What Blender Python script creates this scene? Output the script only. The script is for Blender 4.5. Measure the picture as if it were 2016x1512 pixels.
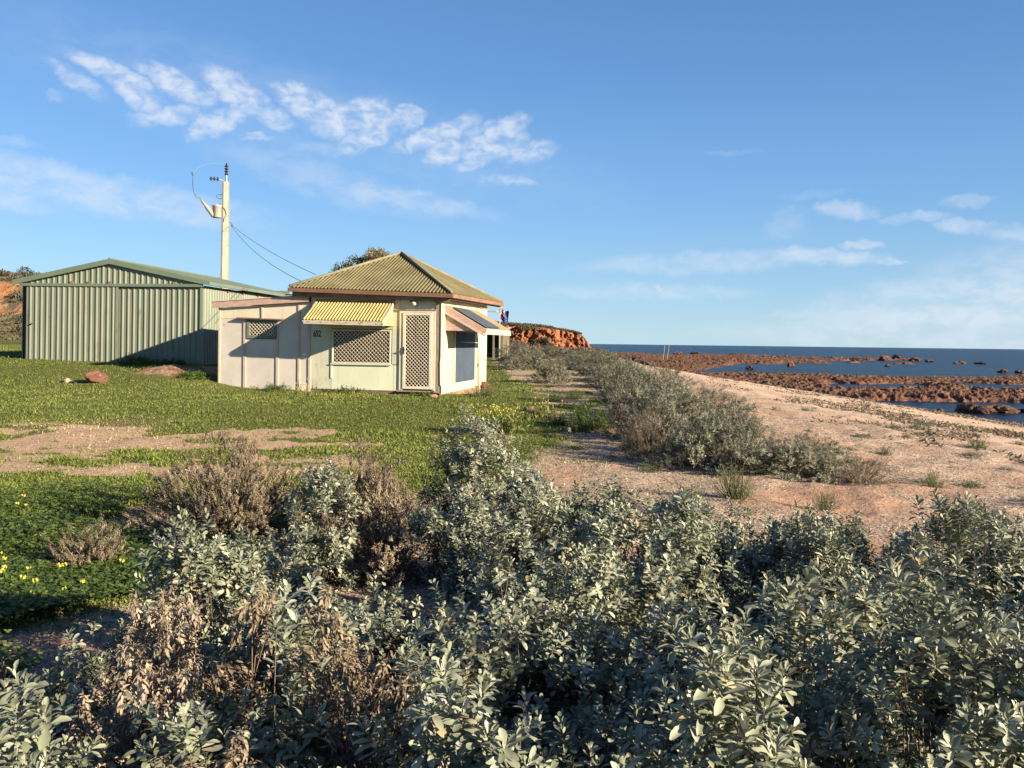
import bpy, math, random
import numpy as np
from mathutils import Matrix, Vector
R = math.radians
for o in list(bpy.data.objects): bpy.data.objects.remove(o)
scene = bpy.context.scene
COL = scene.collection
rng = np.random.default_rng(7)
random.seed(7)

# ------------------------------------------------------------------ camera
EYE = 1.6
F = 1631.0
cam_d = bpy.data.cameras.new('camera')
cam_d.sensor_width = 36.0
cam_d.lens = F / 2016 * 36.0
cam_d.shift_y = -81 / 2016
cam_d.clip_start = 0.05
cam_d.clip_end = 60000
cam = bpy.data.objects.new('camera', cam_d)
COL.objects.link(cam)
cam.location = (0, 0, EYE)
cam.rotation_euler = (math.pi / 2, -0.0125, 0)
scene.camera = cam

# ------------------------------------------------------------------ sun, exposure
SUN_H = (2.302, -1.313)
SUN_EL = R(18.6)
_n = math.hypot(*SUN_H)
to_sun = Vector((SUN_H[0] / _n * math.cos(SUN_EL), SUN_H[1] / _n * math.cos(SUN_EL), math.sin(SUN_EL)))
sun_d = bpy.data.lights.new('sun', 'SUN')
sun_d.energy = 5.0
sun_d.angle = R(0.5)
sun_d.color = (1.0, 0.83, 0.61)
sun = bpy.data.objects.new('sun', sun_d)
COL.objects.link(sun)
sun.rotation_euler = to_sun.to_track_quat('Z', 'Y').to_euler()
sun.location = to_sun * 50
scene.view_settings.view_transform = 'Standard'
scene.view_settings.look = 'None'
scene.view_settings.gamma = 1
scene.view_settings.exposure = 1.7

# ------------------------------------------------------------------ world
world = bpy.data.worlds.new('World')
scene.world = world
world.use_nodes = True
wt = world.node_tree
wt.nodes.clear()


class G:
    """tiny wrapper for building node graphs"""
    def __init__(self, nt): self.nt = nt; self.n = nt.nodes; self.l = nt.links
    def add(self, t, **kw):
        nd = self.n.new(t)
        for k, v in kw.items(): setattr(nd, k, v)
        return nd
    def put(self, sock, v):
        if isinstance(v, bpy.types.NodeSocket): self.l.new(v, sock)
        else: sock.default_value = v
    def math(self, op, a, b=None, c=None, clamp=False):
        nd = self.add('ShaderNodeMath', operation=op, use_clamp=clamp)
        self.put(nd.inputs[0], a)
        if b is not None: self.put(nd.inputs[1], b)
        if c is not None: self.put(nd.inputs[2], c)
        return nd.outputs[0]
    def ramp(self, v, lo, hi, a=0.0, b=1.0, smooth=True):
        nd = self.add('ShaderNodeMapRange')
        nd.interpolation_type = 'SMOOTHSTEP' if smooth else 'LINEAR'
        self.put(nd.inputs[0], v)
        for i, q in enumerate((lo, hi, a, b)): self.put(nd.inputs[i + 1], q)
        return nd.outputs[0]
    def mix(self, f, a, b, mode='MIX'):
        nd = self.add('ShaderNodeMix', data_type='RGBA', blend_type=mode)
        self.put(nd.inputs[0], f)
        for s, v in ((nd.inputs[6], a), (nd.inputs[7], b)):
            self.put(s, tuple(v) + (1,) if isinstance(v, (tuple, list)) and len(v) == 3 else v)
        return nd.outputs[2]
    def noise(self, vec, scale, detail=4, rough=0.55, dist=0.0, dims='3D'):
        nd = self.add('ShaderNodeTexNoise', noise_dimensions=dims)
        if vec is not None: self.l.new(vec, nd.inputs['Vector'])
        nd.inputs['Scale'].default_value = scale
        nd.inputs['Detail'].default_value = detail
        nd.inputs['Roughness'].default_value = rough
        nd.inputs['Distortion'].default_value = dist
        return nd.outputs[0], nd.outputs[1]
    def scaled(self, vec, s):
        nd = self.add('ShaderNodeMapping')
        self.l.new(vec, nd.inputs[0]); nd.inputs['Scale'].default_value = s
        return nd.outputs[0]


def build_world():
    g = G(wt)
    sky = g.add('ShaderNodeTexSky', sky_type='NISHITA')
    sky.sun_disc = False
    sky.sun_elevation = SUN_EL
    sky.sun_rotation = math.atan2(to_sun.x, to_sun.y)
    sky.air_density = 1.0; sky.dust_density = 0.25; sky.ozone_density = 3.0
    tc = g.add('ShaderNodeTexCoord').outputs['Generated']
    sep = g.add('ShaderNodeSeparateXYZ'); g.l.new(tc, sep.inputs[0])
    x, y, z = sep.outputs
    az = g.math('MULTIPLY', g.math('ARCTAN2', x, y), F)          # angle round the horizon
    el = g.math('MULTIPLY', g.math('ARCSINE', z), F)             # angle above the horizon
    comb = g.add('ShaderNodeCombineXYZ'); g.l.new(az, comb.inputs[0]); g.l.new(el, comb.inputs[1])
    p = comb.outputs[0]
    _, w1 = g.noise(p, 0.014, 3, 0.6)
    _, w2 = g.noise(p, 0.05, 2, 0.6)
    sw = g.add('ShaderNodeSeparateXYZ'); g.l.new(w1, sw.inputs[0])
    sw2 = g.add('ShaderNodeSeparateXYZ'); g.l.new(w2, sw2.inputs[0])
    az2 = g.math('ADD', g.math('MULTIPLY_ADD', g.math('SUBTRACT', sw.outputs[0], 0.5), 44.0, az), g.math('MULTIPLY', g.math('SUBTRACT', sw2.outputs[0], 0.5), 26.0))
    el2 = g.math('ADD', g.math('MULTIPLY_ADD', g.math('SUBTRACT', sw.outputs[1], 0.5), 30.0, el), g.math('MULTIPLY', g.math('SUBTRACT', sw2.outputs[1], 0.5), 16.0))
    f1, _ = g.noise(g.scaled(p, (0.5, 1.0, 1)), 0.03, 6, 0.62, 0.4)
    fine = g.ramp(f1, 0.30, 0.68)
    f2, _ = g.noise(g.scaled(p, (0.6, 1.0, 1)), 0.05, 3, 0.55, 0.5)
    crisp = g.ramp(f2, 0.26, 0.72)

    def blob(px, py, rx, ry, deg, amp):
        dx, dy = px - 1008, 675 + 0.0125 * (px - 1008) - py
        a0 = F * math.atan(dx / F); e0 = F * math.atan(dy / math.hypot(dx, F))
        c, s = math.cos(R(deg)), math.sin(R(deg))
        u = g.math('SUBTRACT', az2, a0); v = g.math('SUBTRACT', el2, e0)
        up = g.math('ADD', g.math('MULTIPLY', u, c / rx), g.math('MULTIPLY', v, s / rx))
        vp = g.math('ADD', g.math('MULTIPLY', u, -s / ry), g.math('MULTIPLY', v, c / ry))
        d = g.math('ADD', g.math('MULTIPLY', up, up), g.math('MULTIPLY', vp, vp))
        return g.ramp(d, 1.45, 0.05, 0.0, amp)
    def total(lst):
        t = None
        for b in lst:
            v = blob(*b); t = v if t is None else g.math('MAXIMUM', t, v)
        return t
    # mackerel cloud band, upper left
    cells = total([(145, 160, 62, 16, -28, .5), (105, 188, 20, 14, 0, .4), (222, 150, 85, 22, -20, .75), (265, 190, 52, 26, -35, .7), (345, 165, 80, 24, -18, .75),
                   (330, 225, 78, 20, 14, .65), (460, 180, 68, 30, -28, .8), (425, 240, 62, 24, 28, .7), (530, 235, 42, 22, -15, .6), (600, 205, 72, 32, -18, .75),
                   (655, 235, 60, 36, 5, .75), (500, 270, 34, 8, 4, .5), (725, 225, 54, 34, -8, .72), (715, 275, 62, 26, 22, .7), (800, 232, 40, 26, 10, .75),
                   (640, 295, 90, 14, 0, .3), (830, 275, 72, 20, 24, .72), (890, 250, 60, 22, 20, .6), (870, 300, 46, 24, 20, .68), (975, 255, 72, 24, 16, .7),
                   (960, 285, 84, 24, 12, .7), (1030, 300, 70, 22, 6, .6), (930, 318, 60, 14, 14, .5), (1000, 355, 80, 12, -4, .42)])
    veil = total([(600, 235, 620, 95, -11, .14), (120, 365, 330, 38, -7, .6), (20, 350, 150, 30, -6, .25), (-60, 375, 160, 26, -4, .5), (330, 390, 190, 22, -6, .35),
                  (640, 355, 230, 40, -13, .32), (790, 390, 190, 24, -8, .5), (20, 283, 50, 10, 0, .3),
                  (1400, 515, 260, 22, 2, .42), (1610, 505, 120, 16, -3, .7), (1745, 516, 34, 7, 0, .6), (1690, 478, 34, 9, 0, .6), (1660, 415, 56, 16, -6, .5),
                  (1545, 440, 40, 32, 20, .22), (1790, 428, 60, 9, 0, .5), (1900, 396, 44, 12, 0, .45), (1900, 443, 50, 14, -6, .5), (1990, 462, 50, 15, -5, .5),
                  (1270, 575, 210, 18, 0, .4), (1297, 567, 12, 8, 0, 1.0), (1600, 385, 70, 10, 0, .12), (1440, 298, 60, 6, 0, .15),
                  (1960, 600, 340, 60, 4, .75), (1880, 655, 420, 34, 0, .6), (1600, 618, 90, 12, 0, .4), (2200, 560, 300, 90, 0, .6)])
    m = g.math('ADD', g.math('MULTIPLY', g.ramp(cells, .04, .80, 0, 1), g.math('MULTIPLY_ADD', crisp, 0.85, 0.12)), g.math('MULTIPLY', veil, g.math('MULTIPLY_ADD', fine, 0.85, 0.32)), clamp=True)
    m = g.math('MULTIPLY', m, 0.8)
    # deepen the blue overhead a little and keep the horizon pale blue, as clear winter air does
    hs = g.add('ShaderNodeHueSaturation')
    g.l.new(sky.outputs[0], hs.inputs['Color'])
    hs.inputs['Hue'].default_value = 0.505
    hs.inputs['Saturation'].default_value = 1.0
    hs.inputs['Value'].default_value = 1.0
    elr = g.math('DIVIDE', el, F * 1.2, clamp=True)
    cr = g.add('ShaderNodeValToRGB'); g.l.new(elr, cr.inputs[0])
    e = cr.color_ramp.elements
    K = 1 / (0.12 * 2 ** 1.7) * .5
    for i, (p_, c_) in enumerate(((0.0, (.50, .735, .86)), (.05, (.37, .64, .88)), (.14, (.225, .485, .86)), (.26, (.135, .335, .70)), (.45, (.075, .20, .47)), (1.0, (.045, .10, .24)))):
        k_ = e[i] if i < 2 else e.new(p_)
        k_.position = p_; k_.color = tuple(v * 1.0 for v in c_) + (1,)
    clear = g.add('ShaderNodeVectorMath', operation='SCALE'); g.l.new(cr.outputs[0], clear.inputs[0]); clear.inputs[3].default_value = K * 2
    side = g.ramp(az, -900, 1100, 1.04, .84, False)
    sc_ = g.add('ShaderNodeVectorMath', operation='SCALE'); g.l.new(clear.outputs[0], sc_.inputs[0]); g.l.new(side, sc_.inputs[3])
    base = g.mix(.94, hs.outputs[0], sc_.outputs[0])
    col = g.mix(m, base, (2.0, 2.18, 2.45))
    bg = g.add('ShaderNodeBackground'); bg.inputs[1].default_value = 0.12
    g.l.new(col, bg.inputs[0])
    out = g.add('ShaderNodeOutputWorld'); g.l.new(bg.outputs[0], out.inputs[0])
build_world()

# ------------------------------------------------------------------ helpers
def tag(o, label=None, cat=None, group=None, kind=None):
    if label: o['label'] = label
    if cat: o['category'] = cat
    if group: o['group'] = group
    if kind: o['kind'] = kind
    return o

def empty(name, loc=(0, 0, 0), rz=0.0):
    o = bpy.data.objects.new(name, None); COL.objects.link(o)
    o.empty_display_size = 0.2
    o.location = loc; o.rotation_euler = (0, 0, rz)
    return o

def thing(name, label, cat, loc=(0, 0, 0), rz=0.0, group=None):
    return tag(empty(name, loc, rz), label, cat, group)

def link_mesh(name, me, mat, parent=None, smooth=False):
    for m in (mat if isinstance(mat, (list, tuple)) else [mat]):
        if m: me.materials.append(m)
    if smooth: me.polygons.foreach_set('use_smooth', np.ones(len(me.polygons), bool))
    o = bpy.data.objects.new(name, me); COL.objects.link(o)
    if parent: o.parent = parent
    return o

def np_mesh(name, V, Q, attrs=None):
    """mesh from numpy: V (n,3), Q (m,k) all faces with k corners"""
    me = bpy.data.meshes.new(name)
    V = np.ascontiguousarray(V, np.float32); Q = np.ascontiguousarray(Q, np.int32)
    me.vertices.add(len(V)); me.vertices.foreach_set('co', V.ravel())
    k = Q.shape[1]
    me.loops.add(Q.size); me.loops.foreach_set('vertex_index', Q.ravel())
    me.polygons.add(len(Q)); me.polygons.foreach_set('loop_start', np.arange(0, Q.size, k, dtype=np.int32))
    for kk, vv in (attrs or {}).items():
        a = me.attributes.new(kk, 'FLOAT', 'POINT'); a.data.foreach_set('value', np.ascontiguousarray(vv, np.float32))
    me.update(calc_edges=True)
    return me

class MB:
    def __init__(self): self.v = []; self.f = []; self.mi = []; self.cur = 0
    def add(self, vs, fs):
        b = len(self.v); self.v += [tuple(p) for p in vs]
        for f in fs: self.f.append([b + i for i in f]); self.mi.append(self.cur)
    def box(self, x0, x1, y0, y1, z0, z1):
        self.add([(x0, y0, z0), (x1, y0, z0), (x1, y1, z0), (x0, y1, z0), (x0, y0, z1), (x1, y0, z1), (x1, y1, z1), (x0, y1, z1)],
                 [(0, 3, 2, 1), (4, 5, 6, 7), (0, 1, 5, 4), (1, 2, 6, 5), (2, 3, 7, 6), (3, 0, 4, 7)])
    def hexa(self, lo, hi):
        """solid between two quads (4 points each)"""
        self.add(list(lo) + list(hi), [(0, 3, 2, 1), (4, 5, 6, 7), (0, 1, 5, 4), (1, 2, 6, 5), (2, 3, 7, 6), (3, 0, 4, 7)])
    def prism(self, pts, d):
        n = len(pts); d = Vector(d)
        a = [Vector(p) for p in pts]; b = [p + d for p in a]
        self.add(a + b, [tuple(range(n))[::-1], tuple(range(n, 2 * n))] + [(i, (i + 1) % n, n + (i + 1) % n, n + i) for i in range(n)])
    def bar(self, p, q, w, t, up=(0, 0, 1)):
        """rectangular bar from p to q, w across, t along up"""
        p, q, up = Vector(p), Vector(q), Vector(up)
        d = (q - p).normalized(); s = d.cross(up).normalized() * (w / 2); u = s.cross(d).normalized() * (t / 2)
        self.hexa([p - s - u, p + s - u, p + s + u, p - s + u], [q - s - u, q + s - u, q + s + u, q - s + u])
    def tube(self, pts, r, n=8, caps=True):
        pts = [Vector(p) for p in pts]
        rs = r if isinstance(r, (list, tuple)) else [r] * len(pts)
        ref = None; vs = []
        for i, p in enumerate(pts):
            d = (pts[min(i + 1, len(pts) - 1)] - pts[max(i - 1, 0)]).normalized()
            if ref is None: ref = Vector((0, 0, 1)) if abs(d.z) < 0.9 else Vector((1, 0, 0))
            s = d.cross(ref).normalized(); u = s.cross(d).normalized(); ref = u
            for k in range(n):
                a = 2 * math.pi * k / n
                vs.append(p + (s * math.cos(a) + u * math.sin(a)) * rs[i])
        fs = [(i * n + k, i * n + (k + 1) % n, (i + 1) * n + (k + 1) % n, (i + 1) * n + k) for i in range(len(pts) - 1) for k in range(n)]
        if caps: fs += [tuple(range(n))[::-1], tuple((len(pts) - 1) * n + k for k in range(n))]
        self.add(vs, fs)
    def lathe(self, prof, n=12, c=(0, 0, 0), axis='z'):
        vs = []
        for r_, z_ in prof:
            for k in range(n):
                a = 2 * math.pi * k / n
                q = (r_ * math.cos(a), r_ * math.sin(a), z_)
                if axis == 'x': q = (z_, q[0], q[1])
                vs.append((c[0] + q[0], c[1] + q[1], c[2] + q[2]))
        fs = [(i * n + k, i * n + (k + 1) % n, (i + 1) * n + (k + 1) % n, (i + 1) * n + k) for i in range(len(prof) - 1) for k in range(n)]
        fs += [tuple(range(n))[::-1], tuple((len(prof) - 1) * n + k for k in range(n))]
        self.add(vs, fs)
    def build(self, name, mat, parent=None, smooth=False, bevel=0):
        me = bpy.data.meshes.new(name)
        me.from_pydata(self.v, [], self.f)
        o = link_mesh(name, me, mat, parent, smooth)
        if any(self.mi): me.polygons.foreach_set('material_index', self.mi)
        import bmesh
        bm = bmesh.new(); bm.from_mesh(me); bmesh.ops.recalc_face_normals(bm, faces=bm.faces); bm.to_mesh(me); bm.free()
        if bevel:
            md = o.modifiers.new('edge', 'BEVEL'); md.width = bevel; md.segments = 1; md.limit_method = 'ANGLE'
        return o

# ---- numpy value noise
def _h(ix, iy, s):
    n = (ix.astype(np.int64) * 374761393 + iy.astype(np.int64) * 668265263 + s * 1442695041) & 0xffffffff
    n = ((n ^ (n >> 13)) * 1274126177) & 0xffffffff
    return ((n ^ (n >> 16)) & 0xffff) / 65535.0
def vn(x, y, s=0):
    x = np.asarray(x, float); y = np.asarray(y, float)
    ix = np.floor(x); iy = np.floor(y); fx = x - ix; fy = y - iy
    fx = fx * fx * (3 - 2 * fx); fy = fy * fy * (3 - 2 * fy)
    a = _h(ix, iy, s); b = _h(ix + 1, iy, s); c = _h(ix, iy + 1, s); d = _h(ix + 1, iy + 1, s)
    return (a * (1 - fx) + b * fx) * (1 - fy) + (c * (1 - fx) + d * fx) * fy
def fbm(x, y, s=0, o=4):
    t = 0; a = 0.5; n = 0
    for i in range(o):
        t = t + a * vn(x, y, s + i * 17); n += a; x = x * 2.03 + 5.3; y = y * 2.03 + 1.7; a *= 0.5
    return t / n
def ss(a, b, x):
    t = np.clip((np.asarray(x, float) - a) / (b - a), 0, 1); return t * t * (3 - 2 * t)

# ------------------------------------------------------------------ materials
ALB = .53
def pmat(name, c1, c2=None, scale=3.0, rough=0.75, bump=0.0, bscale=None, stretch=(1, 1, 1), c3=None, s3=20.0, lo=.4, hi=.62, t3=(.6, .7), spec=0.3, metal=0.0, streak=None):
    m = bpy.data.materials.new(name); m.use_nodes = True
    nt = m.node_tree; g = G(nt); b = nt.nodes['Principled BSDF']
    b.inputs['Roughness'].default_value = rough; b.inputs['Metallic'].default_value = metal
    b.inputs['Specular IOR Level'].default_value = spec
    tc = g.add('ShaderNodeTexCoord').outputs['Object']
    p = g.scaled(tc, stretch)
    c2 = c2 or tuple(v * 0.85 for v in c1)
    c1 = tuple(v * ALB for v in c1); c2 = tuple(v * ALB for v in c2); c3 = tuple(v * ALB for v in c3) if c3 else None
    n, _ = g.noise(p, scale, 6, 0.6, 0.2)
    col = g.mix(g.ramp(n, lo, hi), c1, c2)
    if c3:
        n3, _ = g.noise(p, s3, 4, 0.65)
        col = g.mix(g.ramp(n3, *t3), col, c3)
    if streak:
        ns_, _ = g.noise(g.scaled(tc, (5, 5, .45)), 1.6, 5, .65)
        col = g.mix(g.ramp(ns_, .54, .74, 0, streak[1]), col, tuple(v * ALB for v in streak[0]))
        nd_, _ = g.noise(tc, 14, 4, .7)
        col = g.mix(g.ramp(nd_, .62, .74, 0, streak[1]), col, tuple(v * ALB * .8 for v in streak[0]))
    g.l.new(col, b.inputs['Base Color'])
    rn = g.math('MULTIPLY_ADD', n, 0.25, rough - 0.12)
    g.l.new(rn, b.inputs['Roughness'])
    if bump:
        bn, _ = g.noise(p, bscale or scale * 6, 5, 0.6)
        bp = g.add('ShaderNodeBump'); bp.inputs['Strength'].default_value = bump; bp.inputs['Distance'].default_value = 0.02
        g.l.new(bn, bp.inputs['Height']); g.l.new(bp.outputs[0], b.inputs['Normal'])
    return m

def leafmat(name, stops, rough=0.6, trans=0.18, spec=0.3):
    """leaf colour picked leaf by leaf with the 'var' attribute"""
    m = bpy.data.materials.new(name); m.use_nodes = True
    nt = m.node_tree; g = G(nt); b = nt.nodes['Principled BSDF']
    at_ = g.add('ShaderNodeAttribute'); at_.attribute_name = 'var'
    cr = g.add('ShaderNodeValToRGB'); g.l.new(at_.outputs['Fac'], cr.inputs[0])
    el = cr.color_ramp.elements
    while len(el) > 1: el.remove(el[-1])
    for i, (p, c) in enumerate(stops):
        e = el[0] if i == 0 else el.new(p)
        e.position = p; e.color = tuple(v * .60 for v in c) + (1,)
    g.l.new(cr.outputs[0], b.inputs['Base Color'])
    b.inputs['Roughness'].default_value = rough; b.inputs['Specular IOR Level'].default_value = spec
    tr = g.add('ShaderNodeBsdfTranslucent'); g.l.new(cr.outputs[0], tr.inputs[0])
    mx = g.add('ShaderNodeMixShader'); mx.inputs[0].default_value = trans
    g.l.new(b.outputs[0], mx.inputs[1]); g.l.new(tr.outputs[0], mx.inputs[2])
    g.l.new(mx.outputs[0], nt.nodes['Material Output'].inputs[0])
    return m

M = {}
M['sheet_green'] = pmat('sheet_green', (.90, .90, .68), (.76, .78, .58), 1.3, .8, .05, c3=(.44, .42, .31), s3=5, t3=(.60, .76), streak=((.42, .38, .27), .45))
M['sheet_pale'] = pmat('sheet_pale', (1.06, 1.12, .84), (.96, 1.02, .76), 1.0, .8, .05, c3=(.45, .46, .36), s3=5, t3=(.64, .85), streak=((.62, .60, .42), .5))
M['sheet_cream'] = pmat('sheet_cream', (.86, .83, .58), (.76, .73, .50), 1.2, .8, .05, c3=(.42, .36, .26), s3=9, t3=(.66, .8), streak=((.50, .42, .28), .5))
M['sheet_pink'] = pmat('sheet_pink', (.95, .88, .78), (.86, .80, .71), 1.5, .85, .05, c3=(.47, .39, .32), s3=6, t3=(.62, .8), streak=((.58, .48, .40), .45))
M['sheet_cream2'] = pmat('sheet_cream2', (1.08, .96, .75), (.98, .87, .68), 1.5, .85, .05, streak=((.66, .56, .42), .4))
M['pink_wood'] = pmat('pink_wood', (.86, .58, .48), (.68, .46, .38), 5, .8, .25, 30, (1, 6, 6), c3=(.30, .22, .18), s3=18, t3=(.6, .72))
M['batten'] = pmat('batten', (.94, .72, .59), (.80, .60, .49), 6, .8, .2, 30, (6, 6, 1), c3=(.28, .20, .16), s3=14, t3=(.62, .75))
M['brown_wood'] = pmat('brown_wood', (.52, .40, .33), (.40, .30, .24), 6, .8, .25, 30, (6, 6, 1), c3=(.46, .36, .29), s3=16, t3=(.6, .72))
M['white_wood'] = pmat('white_wood', (.95, .84, .65), (.76, .66, .50), 5, .8, .3, 30, (1, 6, 6), c3=(.22, .15, .10), s3=12, t3=(.55, .62))
M['fascia'] = pmat('fascia', (.24, .16, .12), (.36, .25, .19), 4, .85, .3, 30, (1, 6, 6), c3=(.14, .10, .08), s3=14, t3=(.58, .7))
M['gutter'] = pmat('gutter', (.42, .24, .16), (.33, .19, .13), 3, .55, .05, c3=(.24, .12, .07), s3=12, t3=(.6, .75))
M['roof_sheet'] = pmat('roof_sheet', (.225, .215, .11), (.155, .152, .08), 1.4, .85, .25, 40, c3=(.36, .27, .14), s3=22, t3=(.5, .66), streak=((.30, .17, .08), .5))
M['roof_cap'] = pmat('roof_cap', (.28, .26, .17), (.36, .32, .22), 4, .8, .2)
M['yellow_sheet'] = pmat('yellow_sheet', (.66, .53, .23), (.54, .43, .18), 3, .75, .15, 30, c3=(.66, .55, .25), s3=10, t3=(.58, .72))
M['yellow_board'] = pmat('yellow_board', (.80, .64, .26), (.72, .58, .24), 3, .75)
M['tan_sheet'] = pmat('tan_sheet', (.50, .36, .20), (.42, .30, .17), 3, .8, .15)
M['blue_sheet'] = pmat('blue_sheet', (.075, .105, .150), (.11, .14, .18), 3, .6, .1, c3=(.4, .4, .4), s3=26, t3=(.72, .78))
M['blue_panel'] = pmat('blue_panel', (.085, .125, .185), (.072, .108, .160), 2, .7, .03, c3=(.25, .27, .29), s3=8, t3=(.6, .8), streak=((.16, .18, .21), .4))
M['cream_metal'] = pmat('cream_metal', (1.12, 1.0, .76), (1.0, .89, .68), 3, .5, streak=((.60, .46, .32), .4))
M['green_wood'] = pmat('green_wood', (.24, .29, .22), (.19, .24, .18), 6, .75, .2)
M['dark'] = pmat('dark', (.018, .018, .018), (.012, .012, .014), 3, .4)
M['glass_dark'] = pmat('glass_dark', (.02, .022, .025), (.03, .03, .032), 2, .12, spec=.5)
M['white'] = pmat('white', (.8, .78, .72), (.74, .72, .66), 3, .35)
M['black'] = pmat('black', (.012, .011, .010), (.02, .018, .016), 8, .6)
M['foundation'] = pmat('foundation', (.44, .26, .16), (.30, .18, .12), 6, .9, .6, 20, c3=(.60, .5, .38), s3=9, t3=(.58, .66))
M['brick'] = pmat('brick', (.30, .11, .06), (.20, .08, .05), 9, .9, .4)
M['shed_sheet'] = pmat('shed_sheet', (.29, .34, .255), (.25, .30, .225), 1.2, .5, .02, stretch=(1, 1, .4), spec=.4, c3=(.17, .18, .12), s3=2.2, t3=(.58, .78), streak=((.18, .19, .14), .35))
M['shed_door'] = pmat('shed_door', (.30, .335, .255), (.265, .30, .23), 1.2, .5, .02, stretch=(1, 1, .4), spec=.4, c3=(.17, .18, .12), s3=2.2, t3=(.58, .78), streak=((.20, .20, .15), .4))
M['shed_trim'] = pmat('shed_trim', (.23, .30, .21), (.20, .265, .19), 2, .5, spec=.4)
M['shed_roof'] = pmat('shed_roof', (.22, .28, .21), (.19, .25, .19), 1.5, .45, spec=.5)
M['red_rag'] = pmat('red_rag', (.45, .06, .04), (.35, .05, .03), 5, .8)
M['concrete'] = pmat('concrete', (.62, .54, .42), (.54, .47, .37), 2, .85, .1, c3=(.38, .32, .25), s3=6, t3=(.62, .74), streak=((.40, .33, .25), .5))
M['pole_steel'] = pmat('pole_steel', (.16, .16, .15), (.22, .21, .19), 3, .6)
M['tank'] = pmat('tank', (.62, .58, .50), (.55, .51, .44), 4, .5)
M['insulator'] = pmat('insulator', (.045, .025, .02), (.03, .02, .02), 4, .3)
M['wire'] = pmat('wire', (.14, .16, .19), (.05, .055, .06), 4, .6)
M['bark'] = pmat('bark', (.20, .15, .11), (.12, .09, .07), 8, .9, .5, 20, (4, 4, 1))
M['twig'] = pmat('twig', (.25, .19, .14), (.17, .13, .10), 10, .9)
M['dead_twig'] = pmat('dead_twig', (.30, .22, .16), (.2, .15, .11), 10, .9)
M['saltbush'] = leafmat('saltbush', [(0, (.15, .175, .105)), (.35, (.285, .32, .215)), (.72, (.46, .49, .355)), (.93, (.66, .665, .50)), (1, (.55, .44, .23))], .48, .10, .5)
M['saltbush_far'] = leafmat('saltbush_far', [(0, (.15, .16, .105)), (.5, (.30, .31, .225)), (.85, (.47, .465, .345)), (1, (.38, .29, .18))], .7, .12)
M['dead_leaf'] = leafmat('dead_leaf', [(0, (.20, .145, .10)), (.5, (.32, .255, .175)), (.85, (.47, .385, .27)), (1, (.40, .40, .28))], .8, .12)
M['dead_pale'] = leafmat('dead_pale', [(0, (.33, .25, .18)), (.5, (.50, .40, .29)), (.85, (.64, .53, .40)), (1, (.36, .38, .27))], .8, .12)
M['dead_grey'] = leafmat('dead_grey', [(0, (.15, .115, .08)), (.5, (.25, .205, .14)), (.85, (.38, .315, .22)), (1, (.30, .29, .195))], .85, .1)
M['herb'] = leafmat('herb', [(0, (.06, .11, .022)), (.5, (.115, .19, .04)), (1, (.21, .27, .07))], .6, .25)
M['grass'] = leafmat('grass', [(0, (.115, .155, .025)), (.4, (.20, .262, .05)), (.8, (.33, .365, .09)), (.92, (.54, .48, .19)), (1, (.64, .52, .29))], .6, .25)
M['tree_leaf'] = leafmat('tree_leaf', [(0, (.03, .045, .018)), (.5, (.12, .13, .06)), (1, (.46, .36, .20))], .6, .15)  # pale end is the sunlit tone of the shack tree's right clump
M['scrub'] = leafmat('scrub', [(0, (.06, .06, .035)), (.5, (.12, .11, .065)), (1, (.19, .16, .10))], .8, .1)
M['litter'] = leafmat('litter', [(0, (.16, .11, .08)), (.35, (.40, .30, .22)), (.7, (.58, .46, .36)), (1, (.74, .65, .55))], .85, .05)
M['petal'] = pmat('petal', (.95, .85, .12), (.86, .76, .10), 9, .6)
M['stalk'] = pmat('stalk', (.13, .19, .05), (.10, .15, .04), 9, .6)
M['red_rock'] = pmat('red_rock', (.24, .115, .08), (.17, .08, .06), 4, .9, .6, 14, c3=(.40, .22, .15), s3=12, t3=(.58, .68))
M['pale_rock'] = pmat('pale_rock', (.58, .50, .37), (.46, .38, .28), 5, .9, .6, 14)
M['reef_rock'] = pmat('reef_rock', (.21, .10, .06), (.13, .065, .045), 1.2, .9, .8, 6, c3=(.30, .17, .10), s3=4, t3=(.55, .66))

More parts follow.
